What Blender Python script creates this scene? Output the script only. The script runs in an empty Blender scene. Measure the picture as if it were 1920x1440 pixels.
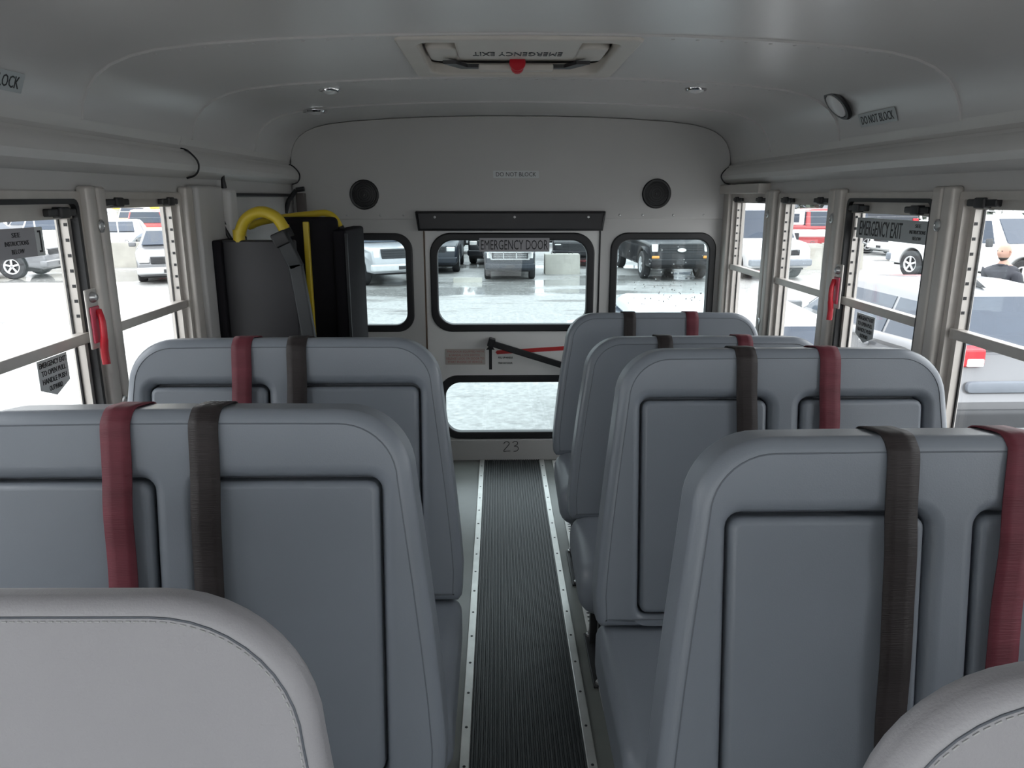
import bpy, bmesh, math, random
from mathutils import Vector, Matrix
from mathutils.geometry import tessellate_polygon
random.seed(7)
PI = math.pi
SC = bpy.context.scene
COL = SC.collection

# ------------------------------------------------------------------ camera, world, exposure
cam_d = bpy.data.cameras.new('camera'); cam = bpy.data.objects.new('camera', cam_d); COL.objects.link(cam)
cam.location = (-0.073, 0.0, 1.44)
cam.rotation_euler = (math.radians(90 - 14.113), 0, math.radians(-1.0715))
cam_d.sensor_width = 36; cam_d.lens = 36 * 1400 / 1920; cam_d.clip_start = 0.02; cam_d.clip_end = 1000
SC.camera = cam
SC.view_settings.view_transform = 'Standard'; SC.view_settings.look = 'None'
SC.view_settings.gamma = 1; SC.view_settings.use_curve_mapping = False
SC.view_settings.exposure = 1.35
SC.cycles.max_bounces = 10; SC.cycles.diffuse_bounces = 6; SC.cycles.transparent_max_bounces = 16
SC.cycles.caustics_reflective = False; SC.cycles.caustics_refractive = False

world = bpy.data.worlds.new('overcast_sky'); SC.world = world; world.use_nodes = True
wn = world.node_tree; wn.nodes.clear()
w_out = wn.nodes.new('ShaderNodeOutputWorld'); w_bg = wn.nodes.new('ShaderNodeBackground')
w_tc = wn.nodes.new('ShaderNodeTexCoord'); w_sep = wn.nodes.new('ShaderNodeSeparateXYZ'); w_cr = wn.nodes.new('ShaderNodeValToRGB')
wn.links.new(w_tc.outputs['Generated'], w_sep.inputs[0]); wn.links.new(w_sep.outputs['Z'], w_cr.inputs[0])
w_cr.color_ramp.elements[0].position = 0.0; w_cr.color_ramp.elements[0].color = (0.66, 0.675, 0.69, 1)
w_cr.color_ramp.elements[1].position = 1.0; w_cr.color_ramp.elements[1].color = (1.0, 1.015, 1.04, 1)
wn.links.new(w_cr.outputs[0], w_bg.inputs[0]); w_bg.inputs[1].default_value = 2.3      # overcast sky
wn.links.new(w_bg.outputs[0], w_out.inputs[0])

# ------------------------------------------------------------------ materials
MATS = {}
def mat(name, col, rough=0.5, metal=0.0, spec=0.5, noise=0.0, nscale=8.0, bump=0.0, bscale=200.0, emit=None, coat=0.0, stretch=None):
    if name in MATS: return MATS[name]
    m = bpy.data.materials.new(name); m.use_nodes = True; nt = m.node_tree
    b = nt.nodes['Principled BSDF']
    b.inputs['Base Color'].default_value = (*col, 1); b.inputs['Roughness'].default_value = rough
    b.inputs['Metallic'].default_value = metal; b.inputs['Specular IOR Level'].default_value = spec
    b.inputs['Coat Weight'].default_value = coat
    tc = nt.nodes.new('ShaderNodeTexCoord'); src = tc.outputs['Object']
    if stretch:
        mp = nt.nodes.new('ShaderNodeMapping'); mp.inputs['Scale'].default_value = stretch
        nt.links.new(src, mp.inputs[0]); src = mp.outputs[0]
    if noise > 0:
        n = nt.nodes.new('ShaderNodeTexNoise'); n.inputs['Scale'].default_value = nscale; n.inputs['Detail'].default_value = 4
        cr = nt.nodes.new('ShaderNodeValToRGB')
        cr.color_ramp.elements[0].position = 0.3; cr.color_ramp.elements[1].position = 0.7
        cr.color_ramp.elements[0].color = (*[max(0, c * (1 - noise)) for c in col], 1)
        cr.color_ramp.elements[1].color = (*[min(1, c * (1 + noise)) for c in col], 1)
        nt.links.new(src, n.inputs['Vector']); nt.links.new(n.outputs[0], cr.inputs[0]); nt.links.new(cr.outputs[0], b.inputs['Base Color'])
    if bump > 0:
        n2 = nt.nodes.new('ShaderNodeTexNoise'); n2.inputs['Scale'].default_value = bscale; n2.inputs['Detail'].default_value = 3
        bp = nt.nodes.new('ShaderNodeBump'); bp.inputs['Strength'].default_value = bump; bp.inputs['Distance'].default_value = 0.002
        nt.links.new(src, n2.inputs['Vector']); nt.links.new(n2.outputs[0], bp.inputs['Height']); nt.links.new(bp.outputs[0], b.inputs['Normal'])
    if emit:
        b.inputs['Emission Color'].default_value = (*col, 1); b.inputs['Emission Strength'].default_value = emit
    MATS[name] = m; return m

def glass_mat(name, tint, refl=0.08, rough=0.0, haze=0.0):
    m = bpy.data.materials.new(name); m.use_nodes = True; nt = m.node_tree; nt.nodes.clear()
    o = nt.nodes.new('ShaderNodeOutputMaterial'); t = nt.nodes.new('ShaderNodeBsdfTransparent'); t.inputs[0].default_value = (*tint, 1)
    g = nt.nodes.new('ShaderNodeBsdfGlossy'); g.inputs['Roughness'].default_value = rough
    lw_ = nt.nodes.new('ShaderNodeLayerWeight'); lw_.inputs[0].default_value = .5
    pw = nt.nodes.new('ShaderNodeMath'); pw.operation = 'POWER'; pw.inputs[1].default_value = 5
    ma = nt.nodes.new('ShaderNodeMath'); ma.operation = 'MULTIPLY_ADD'; ma.inputs[1].default_value = .9; ma.inputs[2].default_value = .04
    mx = nt.nodes.new('ShaderNodeMixShader')
    nt.links.new(lw_.outputs['Facing'], pw.inputs[0]); nt.links.new(pw.outputs[0], ma.inputs[0])
    nt.links.new(ma.outputs[0], mx.inputs[0]); nt.links.new(t.outputs[0], mx.inputs[1]); nt.links.new(g.outputs[0], mx.inputs[2])
    last = mx
    if haze > 0:
        d = nt.nodes.new('ShaderNodeBsdfTranslucent'); d.inputs[0].default_value = (.9, .92, .93, 1)
        m2 = nt.nodes.new('ShaderNodeMixShader'); m2.inputs[0].default_value = haze
        nt.links.new(mx.outputs[0], m2.inputs[1]); nt.links.new(d.outputs[0], m2.inputs[2]); last = m2
    nt.links.new(last.outputs[0], o.inputs[0]); MATS[name] = m; return m

M_ceil = mat('painted_ceiling', (.60, .59, .585), .32, 0, .5, noise=.03, nscale=1.5)
M_wall = mat('painted_wall', (.54, .53, .52), .42, noise=.03, nscale=2)
M_rail = mat('painted_light_rail', (.63, .62, .605), .42, noise=.02)
M_door = mat('painted_door', (.84, .83, .815), .38, noise=.02)
M_vinyl = mat('grey_vinyl', (.225, .248, .282), .38, 0, .5, noise=.05, nscale=3, bump=.12, bscale=420)
M_vinyl2 = mat('light_grey_vinyl', (.335, .328, .345), .45, 0, .5, noise=.05, nscale=3, bump=.25, bscale=380)
M_pipe = mat('vinyl_piping', (.10, .11, .13), .5, noise=.05)
M_seam = mat('vinyl_seam', (.14, .155, .18), .5, noise=.05)
M_red = mat('maroon_webbing', (.15, .032, .045), .55, 0, .3, noise=.2, nscale=30, bump=.4, bscale=600, stretch=(.05, 1, 1))
M_blk = mat('black_webbing', (.032, .026, .026), .5, 0, .3, noise=.2, nscale=30, bump=.4, bscale=600, stretch=(.05, 1, 1))
M_alu = mat('window_aluminium', (.55, .515, .48), .42, .35, .5, noise=.06, nscale=14)
M_post = mat('post_cover', (.56, .525, .49), .45, .2, .5, noise=.06, nscale=6)
M_rub = mat('black_rubber', (.012, .012, .014), .5, noise=.1)
M_bplas = mat('black_plastic', (.015, .015, .017), .45, noise=.1)
M_steel = mat('black_steel', (.016, .016, .018), .4, .2, noise=.1)
M_zinc = mat('zinc_bolt', (.55, .55, .55), .35, .9, noise=.1)
M_strip = mat('aluminium_floor_strip', (.62, .62, .60), .35, .75, noise=.08, nscale=20)
M_floor = mat('grey_floor_sheet', (.17, .18, .17), .28, 0, .5, noise=.25, nscale=2.5, bump=.05)
M_runner = mat('ribbed_rubber', (.022, .025, .026), .42, 0, .5, noise=.3, nscale=3)
M_yel = mat('yellow_paint', (.62, .46, .03), .4, noise=.06)
M_lift = mat('lift_black_panel', (.014, .013, .016), .75, 0, .15, noise=.15)
M_lift2 = mat('lift_dark_grey', (.02, .023, .026), .5, .1, noise=.1)
M_redp = mat('red_plastic', (.55, .02, .035), .4, noise=.05)
M_redd = mat('red_decal', (.52, .03, .03), .5, noise=.05)
M_hatch = mat('cream_plastic', (.60, .565, .52), .45, noise=.03)
M_sgrey = mat('sticker_grey', (.36, .35, .37), .4, noise=.04)
M_swhite = mat('sticker_white', (.62, .64, .64), .4, noise=.04)
M_sgreen = mat('sticker_pale', (.42, .45, .46), .4, noise=.04)
M_scream = mat('sticker_cream', (.56, .52, .48), .45, noise=.03)
M_ink = mat('black_ink', (.010, .010, .012), .5, noise=.05)
M_rink = mat('faded_red_ink', (.50, .18, .17), .5, noise=.05)
M_chrome = mat('chrome', (.75, .75, .76), .12, 1, noise=.03)
M_lens = mat('lamp_lens', (.70, .70, .70), .25, noise=.03)
G_side = glass_mat('side_window_glass', (.95, .96, .96))
G_rear = glass_mat('rear_window_glass', (.68, .735, .745))

# ------------------------------------------------------------------ mesh helpers
class MB:
    def __init__(s): s.v = []; s.f = []; s.n = []; s.custom = True
    def add(s, vs, fs, ns=None):
        b = len(s.v); s.v += [tuple(p) for p in vs]; s.f += [tuple(i + b for i in f) for f in fs]
        if ns is None: s.custom = False; s.n += [(0, 0, 1)] * len(vs)
        else: s.n += [tuple(n) for n in ns]
        return s
    def mesh(s, name, m, angle=38):
        me = bpy.data.meshes.new(name); me.from_pydata(s.v, [], s.f); me.update()
        bm = bmesh.new(); bm.from_mesh(me)
        if not s.custom: bmesh.ops.recalc_face_normals(bm, faces=bm.faces)
        bm.to_mesh(me); bm.free()
        for p in me.polygons: p.use_smooth = True
        if s.custom: me.normals_split_custom_set_from_vertices([Vector(n).normalized() if Vector(n).length > 0 else Vector((0, 0, 1)) for n in s.n])
        else: me.set_sharp_from_angle(angle=math.radians(angle))
        if m: me.materials.append(m)
        return me
    def obj(s, name, m, parent=None, angle=38):
        return link(name, s.mesh(name, m, angle), parent)

def link(name, me, parent=None):
    o = bpy.data.objects.new(name, me); COL.objects.link(o)
    if parent is not None: o.parent = parent
    return o
def tag(o, label, cat, group=None, kind=None):
    if label: o['label'] = label
    if cat: o['category'] = cat
    if group: o['group'] = group
    if kind: o['kind'] = kind
    return o
def empty(name, loc=(0, 0, 0), rz=0):
    o = bpy.data.objects.new(name, None); COL.objects.link(o); o.location = loc; o.rotation_euler = (0, 0, rz); o.empty_display_size = .1
    return o
def thing(name, label, cat, loc=(0, 0, 0), rz=0, group=None): return tag(empty(name, loc, rz), label, cat, group)
def struct(o, label=None, cat=None):
    o['kind'] = 'structure'
    if label: o['label'] = label
    if cat: o['category'] = cat
    return o

def rrect(x0, x1, y0, y1, r, n=6):
    pts = []
    for cx, cy, a in ((x1 - r, y0 + r, -90), (x1 - r, y1 - r, 0), (x0 + r, y1 - r, 90), (x0 + r, y0 + r, 180)):
        for i in range(n + 1):
            t = math.radians(a + 90 * i / n); pts.append((cx + r * math.cos(t), cy + r * math.sin(t)))
    return pts
def area2(p): return sum(p[i][0] * p[(i + 1) % len(p)][1] - p[(i + 1) % len(p)][0] * p[i][1] for i in range(len(p)))
def ccw(p): return list(p) if area2(p) > 0 else list(reversed(p))
def cw(p): return list(p) if area2(p) < 0 else list(reversed(p))
def dedupe(p):
    q = []
    for a in p:
        if not q or math.hypot(a[0] - q[-1][0], a[1] - q[-1][1]) > 1e-6: q.append(a)
    if math.hypot(q[0][0] - q[-1][0], q[0][1] - q[-1][1]) < 1e-6: q.pop()
    return q
def leftn(p):
    out = []; n = len(p)
    for i in range(n):
        a, b, c = p[i - 1], p[i], p[(i + 1) % n]
        e1 = Vector((b[0] - a[0], b[1] - a[1])).normalized(); e2 = Vector((c[0] - b[0], c[1] - b[1])).normalized()
        n1 = Vector((-e1.y, e1.x)); n2 = Vector((-e2.y, e2.x)); m = n1 + n2
        if m.length < 1e-6: m = n1
        m.normalize(); k = 1 / max(.35, m.dot(n1)); out.append((m, k))
    return out
AX = {'XY': Matrix(((1, 0, 0), (0, 1, 0), (0, 0, 1))),
      'XZ': Matrix(((1, 0, 0), (0, 0, -1), (0, 1, 0))),     # plate in XZ, thickness axis -> -Y (towards the camera)
      'YZ': Matrix(((0, 0, 1), (1, 0, 0), (0, 1, 0)))}      # (a,b,c) -> (x=c, y=a, z=b)
def slab(mb, outer, holes=(), z0=0.0, z1=0.01, bev=0.0, seg=4, axis='XY', back=False, fn=None):
    R = AX[axis]
    loops = [dedupe(ccw(outer))] + [dedupe(cw(h)) for h in holes]
    nl = [leftn(l) for l in loops]
    rings = []                                        # (inset, z, phi)
    if bev > 0:
        if back:
            for j in range(seg + 1):
                ph = PI / 2 * (1 - j / seg); rings.append((bev * (1 - math.cos(ph)), z0 + bev - bev * math.sin(ph), -ph))
        else: rings.append((0, z0, 0))
        for j in range(seg + 1):
            ph = PI / 2 * j / seg; rings.append((bev * (1 - math.cos(ph)), z1 - bev + bev * math.sin(ph), ph))
    else: rings = [(0, z0, 0), (0, z1, 0)]
    V = []; N = []; F = []
    starts = []
    for ins, z, ph in rings:
        st = []
        for l, ln in zip(loops, nl):
            st.append(len(V))
            for p, (m, k) in zip(l, ln):
                V.append((p[0] + m.x * ins * k, p[1] + m.y * ins * k, z)); N.append((-m.x * math.cos(ph), -m.y * math.cos(ph), math.sin(ph)))
        starts.append(st)
    for a in range(len(rings) - 1):
        for li, l in enumerate(loops):
            n = len(l)
            for i in range(n):
                j = (i + 1) % n
                F.append((starts[a][li] + i, starts[a][li] + j, starts[a + 1][li] + j, starts[a + 1][li] + i))
    def cap(ri, flip):
        polys = []; idx = []
        for li, l in enumerate(loops):
            polys.append([Vector(V[starts[ri][li] + i]) for i in range(len(l))]); idx += [starts[ri][li] + i for i in range(len(l))]
        tris = tessellate_polygon(polys)
        dup = bev == 0 or (ri == 0 and not back)
        mp = {}
        for t in tris:
            f = []
            for q in t:
                g = idx[q]
                if dup:
                    if g not in mp: mp[g] = len(V); V.append(V[g]); N.append((0, 0, -1 if flip else 1))
                    g = mp[g]
                f.append(g)
            a, b, c = (Vector(V[g]) for g in f)
            cr = (b - a).cross(c - a)
            if (cr.z < 0) != flip: f.reverse()
            F.append(tuple(f))
    cap(0, True); cap(len(rings) - 1, False)
    V2 = [R @ Vector(v) for v in V]; N2 = [R @ Vector(n) for n in N]
    if fn: V2 = [Vector(fn(*v)) for v in V2]
    if bev > 0: mb.add(V2, F, N2)
    else: mb.add(V2, F)
    return mb
def box(mb, x0, x1, y0, y1, z0, z1, bev=0.0, axis='XY', seg=2):
    """axis-aligned world box; bev rounds it"""
    if bev <= 0:
        vs = [(x, y, z) for x in (x0, x1) for y in (y0, y1) for z in (z0, z1)]
        return mb.add(vs, [(0, 1, 3, 2), (4, 6, 7, 5), (0, 4, 5, 1), (2, 3, 7, 6), (0, 2, 6, 4), (1, 5, 7, 3)])
    b = min(bev, (x1 - x0) * .49, (y1 - y0) * .49, (z1 - z0) * .49)
    return slab(mb, rrect(x0, x1, y0, y1, b * 1.001, 3), (), z0, z1, b * .98, 3, 'XY', True)
def obox(mb, M, sx, sy, sz, bev=0.0):
    t = MB(); box(t, -sx / 2, sx / 2, -sy / 2, sy / 2, -sz / 2, sz / 2, bev)
    R = M.to_3x3()
    return mb.add([M @ Vector(v) for v in t.v], t.f, [R @ Vector(n) for n in t.n] if t.custom else None)
def tube(mb, pts, r, n=10, closed=False, cap=True):
    pts = [Vector(p) for p in pts]; k = len(pts); V = []; N = []; F = []
    T = []
    for i in range(k):
        if closed: t = pts[(i + 1) % k] - pts[i - 1]
        else: t = pts[min(i + 1, k - 1)] - pts[max(i - 1, 0)]
        T.append(t.normalized())
    u = T[0].orthogonal().normalized()
    for i in range(k):
        u = (u - T[i] * u.dot(T[i])).normalized(); w = T[i].cross(u)
        rr = r[i] if isinstance(r, (list, tuple)) else r
        for j in range(n):
            a = 2 * PI * j / n; d = u * math.cos(a) + w * math.sin(a); V.append(pts[i] + d * rr); N.append(d)
    m = k if closed else k - 1
    for i in range(m):
        for j in range(n):
            a, b = i * n + j, i * n + (j + 1) % n; c, d = ((i + 1) % k) * n + j, ((i + 1) % k) * n + (j + 1) % n
            F.append((a, b, d, c))
    if cap and not closed:
        for base, s in ((0, -1), ((k - 1) * n, 1)):
            q = len(V)
            for j in range(n): V.append(V[base + j]); N.append(T[0] * -1 if s < 0 else T[-1])
            F.append(tuple(q + j for j in (range(n) if s > 0 else reversed(range(n)))))
    return mb.add(V, F, N)
def lathe(mb, prof, n=20, M=Matrix.Identity(4), caps=True):
    """profile (r, z) about local z"""
    V = []; F = []
    for r, z in prof:
        for j in range(n):
            a = 2 * PI * j / n; V.append(M @ Vector((r * math.cos(a), r * math.sin(a), z)))
    for i in range(len(prof) - 1):
        for j in range(n):
            F.append((i * n + j, i * n + (j + 1) % n, (i + 1) * n + (j + 1) % n, (i + 1) * n + j))
    if caps and prof[0][0] > 1e-5: F.append(tuple(reversed(range(n))))
    if caps and prof[-1][0] > 1e-5: F.append(tuple((len(prof) - 1) * n + j for j in range(n)))
    return mb.add(V, F)
def arc(c, r, a0, a1, n):
    return [(c[0] + r * math.cos(math.radians(a0 + (a1 - a0) * i / n)), c[1] + r * math.sin(math.radians(a0 + (a1 - a0) * i / n))) for i in range(n + 1)]
def bez(pts, n=24):
    """Catmull-Rom through points"""
    P = [Vector(p) for p in pts]; P = [P[0] * 2 - P[1]] + P + [P[-1] * 2 - P[-2]]; out = []
    for i in range(1, len(P) - 2):
        for j in range(n):
            t = j / n; a, b, c, d = P[i - 1:i + 3]
            out.append(.5 * ((2 * b) + (c - a) * t + (2 * a - 5 * b + 4 * c - d) * t * t + (3 * b - a - 3 * c + d) * t ** 3))
    out.append(P[-2]); return out
def sweep_y(mb, prof, y0, y1, thick=0.0, drop0=0.0, drop1=0.0):
    """open profile of (x,z) swept along Y, thickness pushed outwards (away from (0,1))"""
    n = len(prof); V = []; F = []
    outer = []
    for i in range(n):
        a = prof[max(i - 1, 0)]; b = prof[min(i + 1, n - 1)]
        d = Vector((b[0] - a[0], b[1] - a[1])).normalized(); nn = Vector((-d.y, d.x))
        if nn.dot(Vector((prof[i][0], prof[i][1] - 1.0))) < 0: nn = -nn
        outer.append((prof[i][0] + nn.x * thick, prof[i][1] + nn.y * thick))
    ring = list(prof) + list(reversed(outer))
    for y, dr0 in ((y0, drop0), (y1, drop1)):
        for p in ring: V.append((p[0] * (1 - dr0 * .7), y, p[1] - dr0))
    k = len(ring)
    for i in range(k): F.append((i, (i + 1) % k, k + (i + 1) % k, k + i))
    for base, fl in ((0, False), (k, True)):
        for i in range(n - 1):
            F.append((base + i, base + i + 1, base + k - 2 - i, base + k - 1 - i))
    return mb.add(V, F)

FONT_CACHE = {}
def text(s, w, h, M, m, name='lettering', parent=None, thick=.0006, bold=0.0):
    """lettering fitted into w x h, centred on M's origin, reading along M's x, up along M's y"""
    c = bpy.data.curves.new('t', 'FONT'); c.body = s; c.align_x = 'CENTER'; c.align_y = 'CENTER'; c.resolution_u = 2
    c.extrude = .01; c.offset = bold
    o = bpy.data.objects.new('t', c); COL.objects.link(o)
    dg = bpy.context.evaluated_depsgraph_get(); me = bpy.data.meshes.new_from_object(o.evaluated_get(dg))
    bpy.data.objects.remove(o); bpy.data.curves.remove(c)
    xs = [v.co.x for v in me.vertices]; ys = [v.co.y for v in me.vertices]
    cx, cy = (min(xs) + max(xs)) / 2, (min(ys) + max(ys)) / 2; sx = w / (max(xs) - min(xs)); sy = h / (max(ys) - min(ys))
    for v in me.vertices: v.co = M @ Vector(((v.co.x - cx) * sx, (v.co.y - cy) * sy, v.co.z / .01 * thick))
    me.materials.clear(); me.materials.append(m); me.name = name
    return link(name, me, parent)
def frame(o, x, y):
    x = Vector(x).normalized(); y = Vector(y).normalized(); z = x.cross(y)
    return Matrix(((x.x, y.x, z.x, o[0]), (x.y, y.y, z.y, o[1]), (x.z, y.z, z.z, o[2]), (0, 0, 0, 1)))
def sticker(name, label, M, w, h, m, lines, ink, group=None, r=.003, cat='sticker'):
    """thin printed plate with lettering; lines = (text, cx, cy, w, h)"""
    t = MB(); slab(t, rrect(-w / 2, w / 2, -h / 2, h / 2, r, 3), (), 0, .0008)
    p = MB().add([M @ Vector(v) for v in t.v], t.f)
    o = p.obj(name, m); tag(o, label, cat, group)
    for s, cx, cy, tw, th in lines:
        text(s, tw, th, M @ Matrix.Translation((cx, cy, .001)), ink, 'lettering', o)
    return o

# ------------------------------------------------------------------ the bus shell
D = 3.978           # rear wall (inside face)
W = 1.13            # side wall (inside face)
YF = -1.5           # front end
CEIL = [(-1.12, 1.633), (-1.113, 1.668), (-1.098, 1.702), (-1.072, 1.734), (-1.035, 1.759), (-.985, 1.779), (-.92, 1.794), (-.8, 1.808), (-.62, 1.820), (-.4, 1.829), (-.2, 1.833), (0, 1.8345)]
CEIL = CEIL + [(-x, z) for x, z in reversed(CEIL[:-1])]
HATCH = (-.016 - .285, -.016 + .285, 2.32 - .275, 2.32 + .275)
ceil_root = struct(empty('ceiling', (0, 0, 0)), 'curved off white painted metal roof lining in lapped panels', 'ceiling')
seams = [YF, -.70, -.02, .66, 1.34, 2.02, 2.72, 3.40, D + .03]
for i in range(len(seams) - 1):
    ya, yb = seams[i] - .014, seams[i + 1]           # lapped: the front edge of each panel is proud
    mb = MB()
    if ya < HATCH[2] and yb > HATCH[3]:               # this panel is cut out round the roof hatch
        dy = lambda y: .0055 * (yb - y) / (yb - ya)
        def cut(x0, x1):
            zz = lambda x: [p[1] + (q[1] - p[1]) * (x - p[0]) / (q[0] - p[0]) for p, q in zip(CEIL, CEIL[1:]) if p[0] <= x <= q[0]][0]
            return [(x0, zz(x0))] + [p for p in CEIL if x0 + 1e-4 < p[0] < x1 - 1e-4] + [(x1, zz(x1))]
        for prof_, u, w_ in ((cut(-1.12, HATCH[0]), ya, yb), (cut(HATCH[1], 1.12), ya, yb), (cut(HATCH[0], HATCH[1]), ya, HATCH[2]), (cut(HATCH[0], HATCH[1]), HATCH[3], yb)):
            mb = MB(); sweep_y(mb, prof_, u, w_, .012, dy(u), dy(w_)); mb.obj('ceiling_panel', M_ceil, ceil_root, 30)
    else:
        sweep_y(mb, CEIL, ya, yb, .012, .0055); mb.obj('ceiling_panel', M_ceil, ceil_root, 30)
rv = MB(); lathe(rv, [(.0055, 0), (.0055, .0008), (.004, .0022), (.0, .0028)], 8); rv = rv.mesh('rivet', M_ceil)
for ys in (2.02, 2.72):
    for k in range(31):
        x = -.93 + k * .062
        if ys == 2.02 and abs(x) < .36: continue
        z = [a[1] + (b[1] - a[1]) * (x - a[0]) / (b[0] - a[0]) for a, b in zip(CEIL, CEIL[1:]) if a[0] <= x <= b[0]][0]
        o = link('rivet', rv, ceil_root); o.location = (x, ys + .010, z - .0052); o.rotation_euler = (PI, 0, 0)
mb = MB(); sweep_y(mb, [(x * 1.085, 1.2 + (z - 1.2) * 1.13) for x, z in CEIL], YF - .05, D + .09, .02)
struct(mb.obj('light_block_roof', M_wall), 'unseen outer roof skin added to block light above the ceiling', 'roof')  # unseen skin, added to keep sky light out of the ceiling joints

# side light rails (moulded channel over the windows), left in two lengths
def rail(side, y0, y1, s, label):
    R = [(1.117, 1.648), (1.122, 1.625), (1.132, 1.600), (1.136, 1.594), (1.118, 1.588), (1.098, 1.576), (1.085, 1.558), (1.080, 1.540), (1.086, 1.521), (1.102, 1.507), (1.125, 1.499), (1.15, 1.497)]
    prof = [(side * (1.15 - (1.15 - x) * s), 1.56 + (z - 1.56) * (1 if s == 1 else .985)) for x, z in R]
    mb = MB(); sweep_y(mb, prof, y0, y1, .004)
    o = mb.obj('light_rail', M_rail, None, 28); return tag(o, label, 'light rail', 'moulded rails above the side windows')
rail(-1, YF, 2.62, 1.0, 'long white moulded rail above left windows, in front of its joint')
rail(-1, 2.626, D - .004, .93, 'short white moulded rail section above the folded wheelchair lift')
rail(1, YF, D - .004, 1.0, 'white moulded rail above the right side windows')
for y, s in ((2.62, 1.0), (3.955, .93)):              # dark end seals of the left rail
    pts = [(-(1.15 - (1.15 - x) * s) + .002, y, z) for x, z in [(1.128, 1.594), (1.108, 1.588), (1.090, 1.572), (1.078, 1.556), (1.074, 1.540), (1.078, 1.522), (1.092, 1.507), (1.118, 1.499)]]
    mb = MB(); tube(mb, bez(pts, 4), .0035, 6); tag(mb.obj('rail_seal', M_rub), 'thin dark curved seal at the %s of the left moulded rail' % ('joint' if s == 1 else 'rear end'), 'seal')
pts = [(1.134, 3.95, 1.594), (1.094, 3.95, 1.572), (1.073, 3.95, 1.54), (1.094, 3.95, 1.507), (1.125, 3.95, 1.498)]
mb = MB(); tube(mb, bez(pts, 5), .003, 6); tag(mb.obj('rail_seal', M_rub), 'thin dark curved seal at the rear end of the right moulded rail', 'seal')

# window layout (y0, y1)
WIN_R = [(3.365, 3.885), (2.715, 3.235), (2.065, 2.605), (1.415, 1.955), (.765, 1.305), (.115, .655), (-.535, .005), (-1.36, -.645)]  # the last is an unseen driver's window, added to let in light
WIN_L = [(2.04, 2.555), (1.415, 1.945), (.765, 1.305), (.115, .655), (-.535, .005)]
ZW0, ZW1 = .80, 1.446
for side, wins, nm in ((-1, WIN_L, 'wall_left'), (1, WIN_R, 'wall_right')):
    holes = [rrect(a, b, ZW0, ZW1, .01, 2) for a, b in wins] + ([rrect(-1.40, -.66, .04, 1.56, .03, 3)] if side < 0 else [])
    mb = MB(); x0, x1 = (W, W + .06) if side > 0 else (-W - .06, -W)
    slab(mb, [(YF - .05, -.06), (D + .09, -.06), (D + .09, 1.76), (YF - .05, 1.76)], holes, x0, x1, axis='YZ')
    struct(mb.obj(nm, M_wall), 'painted metal side wall of the bus on the %s with a row of windows' % nm[5:], 'wall')

hole_me = None
def side_window(idx, side, y0, y1, emergency=False):
    root = struct(empty('window_%d' % idx, (side * W, (y0 + y1) / 2, ZW0)))
    root['label'] = 'sliding aluminium side window number %d counted along the %s wall' % (idx if side > 0 else idx - 10, 'right' if side > 0 else 'left'); root['category'] = 'window'
    hw = (y1 - y0) / 2; H = ZW1 - ZW0
    def P(name, m, fnc):
        mb = MB(); fnc(mb); return mb.obj(name, m, root)
    sx = lambda a, b: (a, b) if side > 0 else (-b, -a)
    def ring(a, b, c, d, t, x0, x1, r=.008):
        def f(mb):
            p, q = sx(x0, x1); slab(mb, rrect(a, b, c, d, r, 3), [rrect(a + t, b - t, c + t, d - t, r * .7, 3)], p, q, axis='YZ')
        return f
    t = .02
    P('frame', M_alu, ring(-hw - .006, hw + .006, -.006, H + .006, t, -.012, .05))
    zt = 1.408 - ZW0; zm0, zm1 = 1.074 - ZW0, 1.101 - ZW0
    if emergency: zt = 1.386 - ZW0
    def header(mb):
        p, q = sx(.0, .03); box(mb, p, q, -hw + t - .01, hw - t + .01, zt, H)
    P('header_rail', M_alu, header)
    def mid(mb):
        p, q = sx(-.006, .022); box(mb, p, q, -hw + t, hw - t, zm0, zm1, .003)
    P('meeting_rail', M_alu, mid)
    def stile(a, b):
        def f(mb):
            p, q = sx(.006, .026); box(mb, p, q, a, b, t, zt)
        return f
    P('sash_stile', M_alu, stile(-hw + t, -hw + t + .018)); P('sash_stile', M_alu, stile(hw - t - .018, hw - t))
    def g1(mb):
        p, q = sx(.016, .020); box(mb, p, q, -hw + t, hw - t, zm1 - .004, zt + .004)
    def g2(mb):
        p, q = sx(.030, .034); box(mb, p, q, -hw + t, hw - t, t - .004, zm0 + .004)
    P('upper_pane', G_side, g1); P('lower_pane', G_side, g2)
    def gk(mb):
        p, q = sx(.026, .030); box(mb, p, q, hw - t - .024, hw - t - .018, t, zt)
    P('rubber_channel', M_rub, gk)
    zl = 1.424 - ZW0 if not emergency else 1.402 - ZW0
    for a, b in ((-hw + .03, -hw + .155), (hw - .145, hw - .03)):
        def latch(mb):
            p, q = sx(-.016, .004); box(mb, p, q, a, b, zl - .009, zl + .009, .004)
            box(mb, p - (.006 if side > 0 else 0), q + (.006 if side < 0 else 0), (a + b) / 2 - .02, (a + b) / 2 + .02, zl - .013, zl + .013, .004)
        P('latch', M_bplas, latch)
    def holes(mb):
        for k in range(7):
            z = .34 + k * .038
            p, q = sx(.008, .016); box(mb, p, q, hw - t - .0195, hw - t - .017, z, z + .008)
    P('track_holes', M_rub, holes)
    if emergency:
        P('black_gasket', M_rub, ring(-hw + .012, hw - .012, .012, H - .012, .012, -.014, .01, .02))
    return root
for i, (a, b) in enumerate(WIN_R): side_window(i + 1, 1, a, b, i == 2)
for i, (a, b) in enumerate(WIN_L): side_window(i + 11, -1, a, b, i == 1)

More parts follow.
